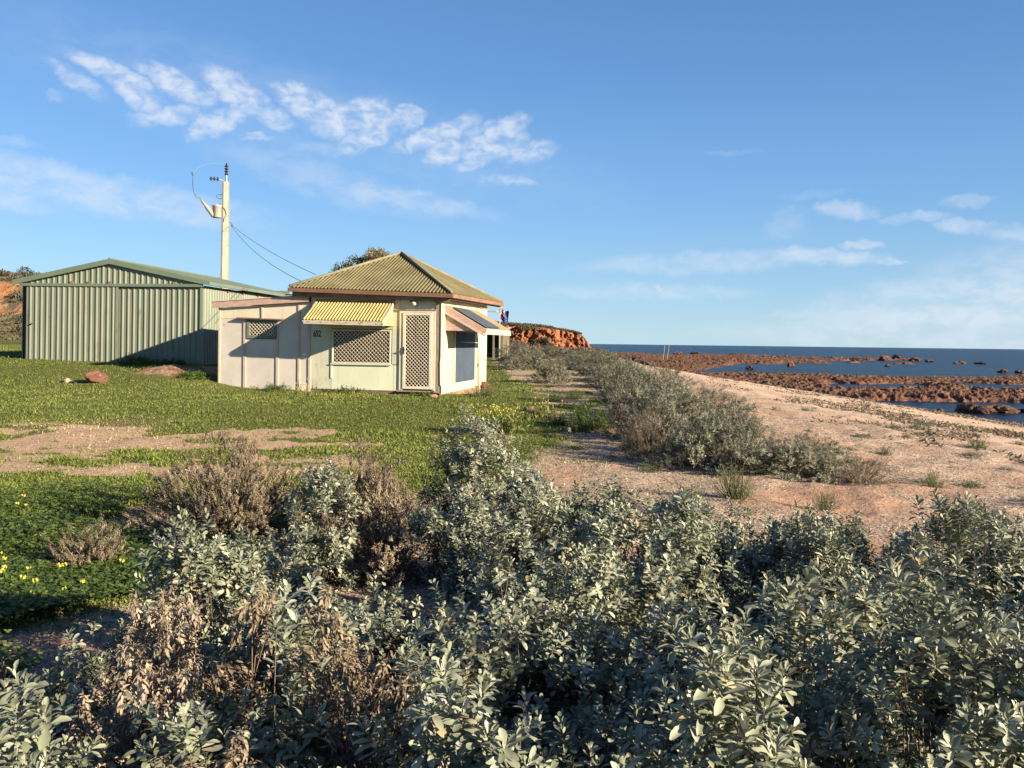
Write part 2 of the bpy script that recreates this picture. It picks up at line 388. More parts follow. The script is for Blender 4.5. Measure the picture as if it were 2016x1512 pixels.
# ------------------------------------------------------------------ terrain
SEA_Z = -1.45
HC, HA = (-1.8117, 21.3), R(-11)          # front right corner of the shack, its heading
SC, SA = (-9.57, 25.6), R(-5.3)         # same for the shed
def to_local(c, a, X, Y):
    dx, dy = X - c[0], Y - c[1]
    return dx * math.cos(a) + dy * math.sin(a), -dx * math.sin(a) + dy * math.cos(a)
def shore(Y): return 20.3 - 2.8 * np.exp(-((Y - 82) / 32) ** 2) + 0.7 * np.sin(Y * 0.05) + 3.0 * ss(110, 200, Y)
def crest(Y): return 4.6 + 0.6 * np.sin(Y * .21) + 1.5 * ss(30, 60, Y)
def height(X, Y):
    X = np.asarray(X, float); Y = np.asarray(Y, float)
    base = 0.26 * ss(9, 20, Y) + 0.55 * ss(19.0, 25.4, Y + .25 * (X + 9)) * ss(-6.6, -9.6, X) + .24 * ss(28, 60, Y) + .5 * ss(50, 90, Y) * ss(-10, -30, X)
    base = base + .12 * ss(-11, -17, X) * ss(20, 26, Y)
    s = (X - crest(Y)) / (shore(Y) - crest(Y))
    sc = np.clip(s, 0, 3)
    fall = (base + 1.45) * np.where(sc < 1, sc * (0.75 + 0.25 * sc), 1 + (sc - 1) * .5)
    z = base - fall
    amp = ss(0.5, 3, np.hypot(X, Y))
    z = z + amp * (0.10 * (fbm(X * .35, Y * .35, 3) - .5) + 0.11 * (fbm(X * 1.6, Y * 1.6, 9, 3) - .5) * ss(0, 4, X) + .05 * (fbm(X * 1.6, Y * 1.6, 9, 3) - .5) * (1 - ss(0, 4, X)) + .035 * (fbm(X * 4.5, Y * 4.5, 19, 2) - .5) * ss(1.5, 4, X)) * (1 - 0.7 * ss(.5, 1, s))
    hx, hy = to_local(HC, HA, X, Y)                    # washed-out soil beside the shack, flat ground under it
    z = z - .24 * np.exp(-((hx - .1) / .8) ** 2 - ((hy - 3.3) / 1.9) ** 2) - .05 * np.exp(-((hy + .1) / .5) ** 2) * ss(.6, 0, hx) * ss(-4.2, -3.4, hx)
    # soil heap in front of the shed corner
    z = z + .13 * np.exp(-((X + 9.75) / .7) ** 2 - ((Y - 23.5) / .4) ** 2) * (.6 + .8 * fbm(X * 3, Y * 3, 29)) + .06 * np.exp(-((X + 9.3) / .7) ** 2 - ((Y - 23.4) / .4) ** 2)
    return z
def hz(x, y): return float(height(np.array([x]), np.array([y]))[0])

def masks(X, Y):
    X = np.asarray(X, float); Y = np.asarray(Y, float)
    n1 = fbm(X * .9, Y * .9, 21); n2 = fbm(X * 2.6, Y * 2.6, 33); n3 = fbm(X * .3, Y * .3, 41)
    edge = np.where(Y < 6.2, -2.35 - .12 * (6.2 - Y) * 0, np.where(Y < 9, -2.35 + (Y - 6.2) * .6, np.where(Y < 13, -.7 + (Y - 9) * .42, 1.0 - (Y - 13) * .05)))
    edge = edge + (n1 - .5) * 1.6
    grass = ss(.6, -.6, X - edge)
    patch = ss(20, 24, Y) * ss(3.8, 2.2, X) * ss(.46, .60, n1)       # patchy green beside and behind the shack
    patch2 = ss(10.5, 12, Y) * ss(24, 20, Y) * ss(2.6, 1.6, X) * ss(.50, .6, n1) * .9
    grass = np.maximum(grass, np.maximum(patch, patch2))
    # sandy wheel track across the lawn
    yc = 10.9 + .06 * (X + 5) + .5 * (n3 - .5)
    lat = Y - yc
    tr = np.maximum(np.exp(-((lat - 1.15) / .42) ** 2), np.exp(-((lat + 1.0) / .60) ** 2) * 1.05)
    tr = np.maximum(tr, .50 * np.exp(-(lat / 1.6) ** 2))
    track = ss(.38, .74, tr * ss(.3, -3.2, X) * .93 + (n2 - .5) * 1.3 + (n1 - .5) * .6)
    patches = ss(.57, .64, n1 + .14 * np.exp(-((Y - 12.8) / 1.0) ** 2)) * ss(11.3, 12.2, Y) * ss(15.0, 13.4, Y) * ss(.5, -.5, X)
    track = np.maximum(track, patches * .9)
    bare = ss(.60, .70, n1) * ss(-2.0, -3.0, X) * ss(8.6, 7.6, Y) * ss(6.3, 7.2, Y)
    heap = np.maximum(ss(.5, 1.0, 1.3 * np.exp(-((X + 9.6) / .95) ** 2 - ((Y - 23.2) / .7) ** 2) + (n2 - .5)), 0)
    bareS = ss(.4, 1, 1.2 * np.exp(-((X + 8.6) / .9) ** 2 - ((Y - 24.6) / 1.4) ** 2) + (n2 - .5) * .6)
    grass = grass * (1 - track) * (1 - .85 * np.maximum(bare, 0)) * (1 - heap) * (1 - bareS)
    dry = ss(.45, .62, n3) * ss(10, 12, Y) * ss(20, 13, Y) * ss(-1.0, -4, X) * 1.0    # thinner yellowed lawn
    s = (X - crest(Y)) / (shore(Y) - crest(Y))
    beach = ss(.10, .40, s + (n1 - .5) * .45)
    red = ss(.35, .95, 1.25 * np.exp(-((X - 3.4) / 1.1) ** 2 - ((Y - 8.5) / .95) ** 2) + (n1 - .5) * 1.1)
    wrack = np.exp(-((s - .90 + (n3 - .5) * .08) / .07) ** 2) * ss(.30, .48, n2) + .7 * np.exp(-((s - .71 + (n3 - .5) * .1) / .02) ** 2) * ss(.45, .6, n2)
    wet = ss(.92, 1.0, s)
    return dict(grass=grass, track=np.clip(track + bare * .6, 0, 1), heap=np.maximum(heap, bareS), dry=dry, beach=beach, red=red, wrack=np.clip(wrack, 0, 1), wet=wet)

def ground_mat():
    m = bpy.data.materials.new('ground_soil'); m.use_nodes = True
    nt = m.node_tree; g = G(nt); b = nt.nodes['Principled BSDF']
    tc = g.add('ShaderNodeTexCoord').outputs['Object']
    def at_(n):
        a = g.add('ShaderNodeAttribute'); a.attribute_name = n; return a.outputs['Fac']
    nf, _ = g.noise(tc, 30, 6, .65); nm, _ = g.noise(tc, 5, 6, .6); nl, _ = g.noise(tc, .8, 4, .6)
    ng, _ = g.noise(tc, 90, 3, .7)
    vor = g.add('ShaderNodeTexVoronoi'); vor.inputs['Scale'].default_value = 55; g.l.new(tc, vor.inputs['Vector'])
    vc = g.add('ShaderNodeSeparateXYZ'); g.l.new(vor.outputs['Color'], vc.inputs[0])
    # shell and leaf litter
    litter = g.mix(g.ramp(nm, .35, .65), (.76, .56, .42), (.56, .41, .30))
    litter = g.mix(g.ramp(vc.outputs[0], .62, .75), litter, (.78, .66, .52))
    litter = g.mix(g.ramp(vc.outputs[1], .80, .86), litter, (.12, .085, .065))
    litter = g.mix(g.ramp(nl, .48, .62), litter, (.66, .43, .29))
    sand = g.mix(g.ramp(nf, .35, .7), (.92, .68, .51), (.80, .58, .43))
    sand = g.mix(g.ramp(nm, .5, .7, 0, .55), sand, (.92, .69, .50))
    dirt = g.mix(g.ramp(nf, .3, .7), (.76, .53, .36), (.64, .43, .29))
    dirt = g.mix(g.ramp(vc.outputs[2], .85, .9, 0, .6), dirt, (.55, .46, .34))
    redc = g.mix(g.ramp(nf, .3, .7), (.76, .48, .33), (.64, .39, .265))
    green = g.mix(g.ramp(nf, .3, .7), (.125, .16, .035), (.225, .225, .07))
    green = g.mix(g.ramp(ng, .5, .75, 0, .7), green, (.17, .14, .07))
    green = g.mix(g.math('MULTIPLY', at_('dry'), g.ramp(nm, .3, .6)), green, (.26, .20, .11))
    soil = g.mix(g.ramp(nm, .4, .6), (.34, .17, .11), (.66, .47, .31))
    soil = g.mix(g.ramp(vc.outputs[0], .7, .8), soil, (.20, .09, .06))
    c = g.mix(at_('beach'), litter, sand)
    c = g.mix(at_('red'), c, redc)
    j = g.math('MULTIPLY_ADD', g.math('SUBTRACT', nf, .5), .9, at_('grass'))
    c = g.mix(g.ramp(j, .35, .6), c, green)
    j2 = g.math('MULTIPLY_ADD', g.math('SUBTRACT', g.math('MULTIPLY_ADD', nm, .6, g.math('MULTIPLY', nf, .4)), .5), 1.8, at_('track'))
    c = g.mix(g.ramp(j2, .30, .62), c, dirt)
    c = g.mix(at_('heap'), c, soil)
    c = g.mix(g.math('MULTIPLY', at_('wrack'), g.ramp(nf, .3, .55)), c, (.085, .055, .04))
    c = g.mix(g.math('MULTIPLY', at_('wet'), .75), c, (.20, .12, .08))
    c = g.mix(1.0, c, (.55, .55, .55), 'MULTIPLY')
    g.l.new(c, b.inputs['Base Color'])
    b.inputs['Roughness'].default_value = .95; b.inputs['Specular IOR Level'].default_value = .1
    bp = g.add('ShaderNodeBump'); bp.inputs['Strength'].default_value = .8; bp.inputs['Distance'].default_value = .03
    hsum = g.math('ADD', nf, g.math('MULTIPLY', nm, 2.0)); g.l.new(hsum, bp.inputs['Height'])
    g.l.new(bp.outputs[0], b.inputs['Normal'])
    return m

def polar_grid(angs, rad):
    A, Rr = np.meshgrid(angs, rad)
    X = (Rr * np.sin(A)).ravel(); Y = (Rr * np.cos(A)).ravel()
    na, nr = len(angs), len(rad)
    i = np.arange(nr - 1)[:, None] * na + np.arange(na - 1)[None, :]
    Q = np.stack([i, i + 1, i + na + 1, i + na], -1).reshape(-1, 4)[:, ::-1]
    return X, Y, Q

def build_ground():
    front = np.radians(np.arange(-46, 46.01, .25)); back = np.radians(np.arange(50, 311, 4.0))
    angs = np.concatenate([front, back, [front[0] + 2 * math.pi]])
    rad = [0.02]
    r = .25
    while r < 420: rad.append(r); r *= 1.011
    rad += [600, 900, 1400]
    X, Y, Q = polar_grid(angs, np.array(rad))
    Z = height(X, Y)
    Z = np.where(np.hypot(X, Y) > 350, np.minimum(Z, -2.5) * ss(420, 350, np.hypot(X, Y)) - 6 * ss(350, 420, np.hypot(X, Y)) * (X > -20), Z)
    me = np_mesh('ground', np.stack([X, Y, Z], 1), Q, masks(X, Y))
    tag(link_mesh('ground', me, ground_mat(), None, True), kind='structure')
build_ground()

def build_sea():
    m = bpy.data.materials.new('sea_water'); m.use_nodes = True
    nt = m.node_tree; g = G(nt); b = nt.nodes['Principled BSDF']
    b.inputs['Base Color'].default_value = (.012, .040, .075, 1)
    b.inputs['Roughness'].default_value = .3
    b.inputs['Specular IOR Level'].default_value = .10
    tc = g.add('ShaderNodeTexCoord').outputs['Object']
    n1, _ = g.noise(g.scaled(tc, (.5, 1.6, 1)), 1.1, 5, .65, .3)
    n2, _ = g.noise(g.scaled(tc, (.05, .22, 1)), 1.0, 5, .6)
    h = g.math('ADD', g.math('MULTIPLY', n1, .6), g.math('MULTIPLY', n2, 3.0))
    bp = g.add('ShaderNodeBump'); bp.inputs['Strength'].default_value = 1.0; bp.inputs['Distance'].default_value = .5
    g.l.new(h, bp.inputs['Height']); g.l.new(bp.outputs[0], b.inputs['Normal'])
    n3, _ = g.noise(g.scaled(tc, (.01, .05, 1)), 1.0, 4, .6)
    g.l.new(g.mix(g.ramp(n3, .35, .7), (.0010, .0080, .020), (.0042, .018, .036)), b.inputs['Base Color'])
    v = [(-3000, 150, 0), (5, 20, 0), (5, -400, 0), (40000, -400, 0), (40000, 40000, 0), (-40000, 40000, 0), (-40000, 300, 0)]
    me = bpy.data.meshes.new('sea'); me.from_pydata([(a, c, SEA_Z) for a, c, _ in v], [], [(0, 1, 2, 3, 4, 5, 6)])
    tag(link_mesh('sea', me, m), kind='structure')
build_sea()

def reef_mask(X, Y):
    """rock flats between the tide pools, mapped along the shore"""
    px = 1008 + F * X / Y; dy = F * 3.05 / Y
    wob = (fbm(X * .10, Y * .05, 71) - .5)
    px = px + wob * 160; d = dy + (fbm(X * .16, Y * .07, 77) - .5) * 11
    far = ss(19, 22, d) * ss(43, 38, d + ss(1380, 1520, px) * 6) * ss(1640, 1520, px)
    far2 = ss(21, 24, d) * ss(33, 29, d) * ss(1500, 1560, px) * ss(1880, 1760, px) * ss(.42, .5, fbm(X * .1, Y * .08, 91))
    mid = ss(54, 59, d) * ss(111, 103, d)
    left = ss(21, 25, d) * ss(1480, 1340, px) * ss(75, 60, d)
    pool = ss(72, 75, d) * ss(84, 80, d) * ss(1600, 1650, px) * ss(1850, 1800, px)
    pool2 = ss(66, 70, d) * ss(86, 80, d) * ss(1880, 1950, px)
    pool1 = ss(38, 42, d) * ss(58, 54, d) * ss(1390, 1450, px)
    cut = ss(103, 111, d) * ss(1720, 1760, px)
    m = np.maximum(np.maximum(far, far2), np.maximum(mid, left))
    m = m * (1 - pool) * (1 - .9 * pool2) * (1 - pool1) * (1 - cut)
    return m

def build_reef():
    t = np.linspace(.085, .80, 520); Yr = []
    y = 31.0
    while y < 262: Yr.append(y); y *= 1.0048
    T, Yg = np.meshgrid(t, np.array(Yr))
    X = (T * Yg).ravel(); Y = Yg.ravel()
    m = reef_mask(X, Y)
    r1 = 1 - np.abs(fbm(X * 1.9, Y * 1.0, 5, 4) * 2 - 1)
    r2 = fbm(X * 4.4, Y * 2.4, 8, 3)
    big = ss(.55, .8, fbm(X * .12, Y * .09, 15))
    rock = .02 + .22 * r1 ** 2 + .36 * ss(.45, .8, r2) + .38 * big * r2
    sh = ss(-.5, 1.5, X - shore(Y) + 1.0)
    Z = SEA_Z - .35 + m * (.40 + rock * (.52 + .50 * ss(60, 160, Y))) * sh - (1 - sh) * .4
    na, nr = len(t), len(Yr)
    i = np.arange(nr - 1)[:, None] * na + np.arange(na - 1)[None, :]
    Q = np.stack([i, i + 1, i + na + 1, i + na], -1).reshape(-1, 4)
    mt = bpy.data.materials.new('reef_stone'); mt.use_nodes = True
    nt = mt.node_tree; g = G(nt); b = nt.nodes['Principled BSDF']
    tc = g.add('ShaderNodeTexCoord').outputs['Object']
    a, _ = g.noise(tc, .25, 5, .6); c, _ = g.noise(tc, 2.2, 5, .65)
    col = g.mix(g.ramp(a, .38, .62), (.140, .078, .043), (.172, .077, .045))
    col = g.mix(g.ramp(c, .45, .7), col, (.048, .029, .022))
    col = g.mix(g.ramp(c, .25, .40, .6, 0), col, (.21, .14, .09))
    g.l.new(col, b.inputs['Base Color']); b.inputs['Roughness'].default_value = .85; b.inputs['Specular IOR Level'].default_value = .2
    bp = g.add('ShaderNodeBump'); bp.inputs['Distance'].default_value = .25; g.l.new(c, bp.inputs['Height']); g.l.new(bp.outputs[0], b.inputs['Normal'])
    me = np_mesh('reef', np.stack([X, Y, Z], 1), Q)
    tag(link_mesh('reef', me, mt), kind='structure')
build_reef()

def cliff_mat(cc=((.54, .22, .11), (.38, .15, .08), (.62, .31, .17))):
    m = bpy.data.materials.new('cliff_earth'); m.use_nodes = True
    nt = m.node_tree; g = G(nt); b = nt.nodes['Principled BSDF']
    tc = g.add('ShaderNodeTexCoord').outputs['Object']
    a, _ = g.noise(g.scaled(tc, (1, 1, 2.2)), .45, 6, .65); c, _ = g.noise(tc, 1.6, 5, .65)
    col = g.mix(g.ramp(a, .36, .64), cc[0], cc[1])
    col = g.mix(g.ramp(c, .52, .7), col, cc[2])
    v = g.add('ShaderNodeAttribute'); v.attribute_name = 'veg'
    vg = g.math('MULTIPLY_ADD', g.math('SUBTRACT', c, .5), 1.2, v.outputs['Fac'])
    col = g.mix(1.0, col, (.50, .50, .50), 'MULTIPLY')
    col = g.mix(g.ramp(vg, .42, .58), col, g.mix(c, (.10, .095, .055), (.17, .145, .09)))
    g.l.new(col, b.inputs['Base Color']); b.inputs['Roughness'].default_value = .95; b.inputs['Specular IOR Level'].default_value = .1
    bp = g.add('ShaderNodeBump'); bp.inputs['Distance'].default_value = .5; g.l.new(c, bp.inputs['Height']); g.l.new(bp.outputs[0], b.inputs['Normal'])
    return m
M['cliff'] = cliff_mat()
CLIFF_TOP = [(-70, 11.5), (-40, 9.5), (-20, 7.6), (-6, 6.6), (0, 6.3), (4, 6.15), (9, 5.7), (13, 5.1), (16, 4.6), (18.5, 3.9), (19.5, 2.6), (21, .6), (23.5, -.9), (26, -1.6)]
def build_cliff():
    xs = np.linspace(-70, 26, 560)
    top = np.interp(xs, [a for a, _ in CLIFF_TOP], [b for _, b in CLIFF_TOP])
    foot = 205 + .2 * np.maximum(0, xs) - .25 * np.minimum(0, xs) * 0
    prof = [(-9, -.15), (-5, .0), (0, .16), (3, .32), (4.5, .42), (5.2, .55), (5.9, .68), (6.6, .8), (7.2, .9), (8.5, .965), (11, 1.0), (18, 1.02), (40, 1.0), (90, .9)]
    ps = np.linspace(0, len(prof) - 1, 84)
    off = np.interp(ps, range(len(prof)), [a for a, _ in prof]); fr = np.interp(ps, range(len(prof)), [b for _, b in prof])
    Xg, O = np.meshgrid(xs, off); _, Fz = np.meshgrid(xs, fr)
    Tp = np.tile(top, (len(ps), 1)); Z0 = -1.6
    Z = Z0 + (Tp - Z0) * Fz
    face = ss(.05, .3, Fz) * ss(1.01, .93, Fz)
    gul = fbm(Xg * .28, Z * .10, 51) - .5
    gul2 = fbm(Xg * .9, Z * .8, 57) - .5
    Yg = np.tile(foot, (len(ps), 1)) + O + face * (gul * 9 + gul2 * 5.0 + (fbm(Xg * 2.2, Z * 2.4, 59) - .5) * 2.5)
    Z = Z + (fbm(Xg * .5, Yg * .4, 61) - .5) * .5
    veg = np.maximum(ss(.95, 1.0, Fz + (fbm(Xg * .6, Yg * .6, 66) - .5) * .12) * 1.0, ss(.54, .66, fbm(Xg * .33, Z * .5 + 9, 67) + .25 * ss(.45, .1, Fz)) * .8)
    veg = veg * ss(20, 17, Xg)
    na, nr = len(xs), len(ps)
    i = np.arange(nr - 1)[:, None] * na + np.arange(na - 1)[None, :]
    Q = np.stack([i, i + 1, i + na + 1, i + na], -1).reshape(-1, 4)
    me = np_mesh('cliff', np.stack([Xg.ravel(), Yg.ravel(), Z.ravel()], 1), Q, {'veg': veg.ravel()})
    tag(link_mesh('cliff', me, M['cliff']), kind='structure')
    return Xg, Yg, Z, veg
CL = build_cliff()

def hill_h(X, Y):
    rise = ss(66, 92, Y + (fbm(X * .08, Y * .08, 80) - .5) * 14) * ss(-12, -34, X)
    return .9 + rise * (6.9 + .05 * (-X - 50)) + (fbm(X * .22, Y * .22, 83) - .5) * 1.6 * rise - .8 * (1 - ss(56, 66, Y))
def build_hill():
    xs = np.linspace(-120, -10, 280); ys = np.linspace(54, 170, 240)
    X, Y = np.meshgrid(xs, ys); Z = hill_h(X, Y)
    veg = ss(.44, .56, fbm(X * .16, Y * .12, 85) + .35 * ss(4.3, 1.8, Z) + .4 * ss(6.9, 7.6, Z) - .12)
    na, nr = len(xs), len(ys)
    i = np.arange(nr - 1)[:, None] * na + np.arange(na - 1)[None, :]
    Q = np.stack([i, i + 1, i + na + 1, i + na], -1).reshape(-1, 4)
    me = np_mesh('hill', np.stack([X.ravel(), Y.ravel(), Z.ravel()], 1), Q, {'veg': veg.ravel()})
    tag(link_mesh('hill', me, M['hill_sand'], None, True), kind='structure')
M['hill_sand'] = cliff_mat(((.66, .36, .19), (.52, .24, .11), (.70, .46, .28)))
build_hill()

# ------------------------------------------------------------------ beach shack
def lattice(mb, x0, x1, z0, z1, y, pitch, w, t, axis='y'):
    """diamond security mesh: bars both ways, clipped to the rectangle"""
    for sgn in (1, -1):
        c = (z0 - x1) if sgn > 0 else (z0 + x0)
        end = (z1 - x0) if sgn > 0 else (z1 + x1)
        c += pitch / 2
        while c < end:
            pts = []
            for xx in (x0, x1):
                zz = sgn * xx + c
                if z0 <= zz <= z1: pts.append((xx, zz))
            for zz in (z0, z1):
                xx = (zz - c) * sgn
                if x0 < xx < x1: pts.append((xx, zz))
            if len(pts) >= 2:
                a, b = pts[0], pts[-1]
                if math.hypot(a[0] - b[0], a[1] - b[1]) > .01:
                    yy = y + (0.004 if sgn > 0 else -.004)
                    if axis == 'y': mb.bar((a[0], yy, a[1]), (b[0], yy, b[1]), w, t, (0, 1, 0))
                    else: mb.bar((yy, a[0], a[1]), (yy, b[0], b[1]), w, t, (1, 0, 0))
            c += pitch * 1.0

def ring(mb, x0, x1, z0, z1, w, y0, y1):
    mb.box(x0, x0 + w, y0, y1, z0, z1); mb.box(x1 - w, x1, y0, y1, z0, z1)
    mb.box(x0 + w, x1 - w, y0, y1, z0, z0 + w); mb.box(x0 + w, x1 - w, y0, y1, z1 - w, z1)

def corrug(mb, a, b, top, pitch, amp, n=8, cut=None, thick=0.0):
    """corrugated sheet hanging from top(s) to the eave line a-b; s runs 0..1 along the eave"""
    a, b = Vector(a), Vector(b); L = (b - a).length
    k = int(L / pitch * n); vs = []
    for i in range(k + 1):
        s = i / k
        p = a.lerp(b, s); q = Vector(top(s))
        nrm = (b - a).cross(q - p)
        if nrm.length < 1e-6: nrm = Vector((0, 0, 1))
        nrm.normalize()
        if nrm.z < 0: nrm = -nrm
        o = nrm * (amp * math.cos(2 * math.pi * s * L / pitch))
        for tt in (0, .34, .67, 1): vs.append(p.lerp(q, tt) + o)
    fs = []
    for i in range(k):
        for j in range(3): fs.append((i * 4 + j, (i + 1) * 4 + j, (i + 1) * 4 + j + 1, i * 4 + j + 1))
    mb.add(vs, fs)

def build_shack():
    T = thing('beach_shack', 'old cream and pink fibro beach shack with rusty hipped iron roof and number 652', 'house', (HC[0], HC[1], .258), HA)
    Y0 = 0.0
    # ---- front wall: cement sheets with open joints over a dark core
    w = MB()
    core = MB()
    core.box(-3.58, -.03, .05, .10, .0, 2.50)
    core.build('wall_core', M['dark'], T)
    sh = MB(); g = .005
    def sheet(x0, x1, z0, z1, m): m.box(x0 + g, x1 - g, -.0, .05, z0 + g, z1 - g)
    sheet(-3.60, -3.0, .06, 2.62, sh); sheet(-3.0, -1.335, 1.655, 2.6, sh); sheet(-1.335, -1.13, .735, 2.58, sh)
    sheet(-1.13, -.155, 2.15, 2.56, sh)
    sh.build('front_wall', M['sheet_green'], T)
    lo = MB(); sheet(-3.0, -1.29, .055, .725, lo); sheet(-1.29, -1.13, .055, .725, lo)
    o = lo.build('lower_wall_sheet', M['sheet_pale'], T)
    o['label'] = 'paler cement sheets under the front window'
    t = MB(); t.box(-3.02, -2.975, -.018, 0, .35, .745); t.build('cover_strip', M['sheet_pale'], T)
    s = MB(); s.box(-3.6, -.02, .012, .07, -.12, .048); s.box(-3.3, -.6, -.02, .012, -.1, -.01); s.build('skirting_board', M['fascia'], T)
    # side wall with its corner
    sw = MB()
    sw.box(-.03, .0, .002, 1.02, .0, 2.52); sw.box(-.03, 0, 1.03, 1.22, .0, 2.52); sw.box(-.03, 0, 3.60, 5.25, .02, 2.55)
    sw.box(-.03, 0, 1.22, 3.60, 1.66, 2.52); sw.box(-.03, 0, 1.22, 3.60, -.01, .19)
    sw.build('side_wall', M['sheet_cream'], T)
    rest = MB(); rest.box(-3.6, -.05, 5.22, 5.27, 0, 2.6); rest.box(-3.6, -3.56, .1, 5.22, 0, 2.6)
    rest.build('back_wall', M['sheet_cream'], T)
    # lower edge of the side wall: broken sheet over pinkish footing
    fd = MB(); prev = None
    fd.box(-.10, -.035, .15, 5.2, -.45, .0)
    fd.build('footing', M['foundation'], T)
    br = MB()
    random.seed(3)
    for i in range(9):
        y = 4.55 + random.random() * .6; br.box(-.03 + random.random() * .02, .05 + random.random() * .04, y, y + .2, -.12 + .08 * (i % 3), -.045 + .08 * (i % 3))
    br.build('brick_pier', M['brick'], T)
    # corner post and small conduit
    p = MB(); p.box(-.150, -.036, -.026, 0.0, .02, 2.50); p.build('corner_post', M['brown_wood'], T, bevel=.004)
    c = MB(); c.box(-.036, .022, -.022, -.0005, .0, 2.50); c.box(0.0008, .022, -.0, .055, .0, 2.5); c.build('corner_trim', M['sheet_cream'], T)
    c = MB(); c.tube([(-.005, -.035, 2.45), (-.005, -.035, .95), (-.02, -.035, .8), (-.01, -.035, .25), (.02, -.03, .2), (.02, -.03, .03)], .011, 6); c.build('conduit', M['sheet_green'], T)
    # ---- front window
    W = MB(); ring(W, -2.985, -1.36, .745, 1.64, .035, -.035, .02)
    wf = W.build('front_window', M['cream_metal'], T, bevel=.003)
    m = MB(); lattice(m, -2.955, -1.39, .78, 1.61, -.022, .104, .0105, .006); m.build('security_screen', M['cream_metal'], wf)
    m = MB(); m.box(-2.95, -1.395, .028, .034, .775, 1.612); m.build('window_glass', M['glass_dark'], wf)
    st = MB(); st.box(-3.02, -1.34, -.045, .0, .715, .742); st.build('window_sill', M['sheet_pale'], wf)
    # ---- front awning
    aw = MB()
    zl, zr = 2.40, 2.375
    A, B = (-3.41, -.86, 1.875), (-1.30, -.86, 1.845)
    corrug(aw, A, B, lambda s: (-3.40 + 2.11 * s, -.02, zl + (zr - zl) * s), .085, .014)
    awn = aw.build('front_awning', M['yellow_sheet'], T, True)
    f_ = MB(); f_.hexa([(-3.41, -.855, 1.765), (-1.295, -.855, 1.725), (-1.295, -.83, 1.725), (-3.41, -.83, 1.765)],
                      [(-3.41, -.855, 1.862), (-1.295, -.855, 1.832), (-1.295, -.83, 1.832), (-3.41, -.83, 1.862)])
    f_.build('awning_fascia', M['white_wood'], awn)
    for xx, z1, z2, nm in ((-3.425, 1.74, 2.36, 'a'), (-1.285, 1.69, 2.345, 'b')):
        b_ = MB(); b_.bar((xx, -.85, z1 + .06), (xx, -.03, z2), .022, .085, (0, 0, 1)); b_.build('awning_rafter', M['white_wood'], awn)
    sp = MB(); sp.prism([(-1.305, -.828, 1.735), (-1.305, -.012, 1.745), (-1.305, -.012, 2.38), (-1.305, -.828, 1.862)], (-.012, 0, 0)); sp.build('awning_cheek', M['yellow_board'], awn)
    sp = MB(); sp.prism([(-3.40, -.80, 1.79), (-3.40, -.012, 1.79), (-3.40, -.012, 2.33)], (.012, 0, 0)); sp.build('awning_cheek', M['yellow_board'], awn)
    l = MB(); l.box(-3.44, -1.26, -.03, -.001, 2.39, 2.435); l.build('awning_ledger', M['brown_wood'], awn)
    # ---- security door
    fr = MB(); fr.box(-1.128, -1.03, -.03, .04, .08, 2.14); fr.box(-.245, -.152, -.03, .04, .08, 2.14); fr.box(-1.03, -.245, -.03, .04, 2.10, 2.14)
    dfm = fr.build('door_frame', M['cream_metal'], T, bevel=.004)
    d = MB(); ring(d, -1.028, -.247, .115, 2.095, .075, -.05, -.02); door = d.build('security_door', M['cream_metal'], T, bevel=.004)
    m = MB(); lattice(m, -.956, -.319, .185, 2.025, -.035, .098, .0135, .007); m.build('door_screen', M['cream_metal'], door)
    m = MB(); m.box(-1.02, -.25, .03, .038, .09, 2.1); m.build('inner_door', M['dark'], door)
    m = MB(); m.box(-1.015, -.985, -.062, -.05, 1.02, 1.2); m.tube([(-1.0, -.06, 1.13), (-1.0, -.10, 1.13), (-.92, -.10, 1.12)], .011, 6); m.build('door_handle', M['insulator'], door)
    st = MB(); st.box(-1.17, -.14, -.10, .0, .045, .078); st.build('door_step', M['brown_wood'], T)
    hd = MB(); hd.box(-1.30, -.14, -.045, -.0015, 2.145, 2.175); hd.build('door_head', M['brown_wood'], T)
    lt = MB(); lt.lathe([(.0, -.08), (.045, -.07), (.072, -.03), (.07, .01), (.03, .05)], 14, (-.72, -.11, 2.345)); lt.build('lamp_globe', M['white'], T, True)
    lt = MB(); lt.tube([(-.80, 0, 2.39), (-.80, -.05, 2.39), (-.76, -.10, 2.38)], [.05, .04, .03], 10); lt.build('lamp_holder', M['black'], T)
    # ---- number
    fc = bpy.data.curves.new('house_number', 'FONT'); fc.body = '652'; fc.size = .22; fc.extrude = .003; fc.offset = .004; fc.space_character = 1.0
    fo = bpy.data.objects.new('number_text', fc); COL.objects.link(fo)
    me = bpy.data.meshes.new_from_object(fo.evaluated_get(bpy.context.evaluated_depsgraph_get())); bpy.data.objects.remove(fo)
    me.transform(Matrix.Translation((-3.525, -.004, 1.445)) @ Matrix.Rotation(math.pi / 2, 4, 'X') @ Matrix.Diagonal((.66, 1.05, 1, 1)))
    me.materials.clear()
    link_mesh('house_number', me, M['black'], T)
    # ---- side window boarded with a blue grey sheet
    b = MB(); b.box(.004, .024, 1.30, 3.56, .23, 1.625); pn = b.build('window_shutter', M['blue_panel'], T)
    pn['label'] = 'blue grey sheet boarding the side window'
    b = MB(); b.box(-.02, .0, 1.225, 3.595, .195, 1.655); b.build('window_backing', M['dark'], T)
    b = MB(); b.box(.0008, .03, 1.235, 1.295, .19, 1.64); b.box(.0008, .03, 3.565, 3.62, .19, 1.64); b.box(.0008, .03, 1.295, 3.565, .185, .228); b.build('window_frame', M['cream_metal'], T)
    # ---- side awning
    ya, yb = .33, 3.75
    za = MB(); corrug(za, (1.06, yb, 1.72), (1.06, ya, 1.69), lambda s: (.01, yb + (ya - yb) * s, 2.30), .0765, .010)
    sa = za.build('side_awning', M['tan_sheet'], T, True)
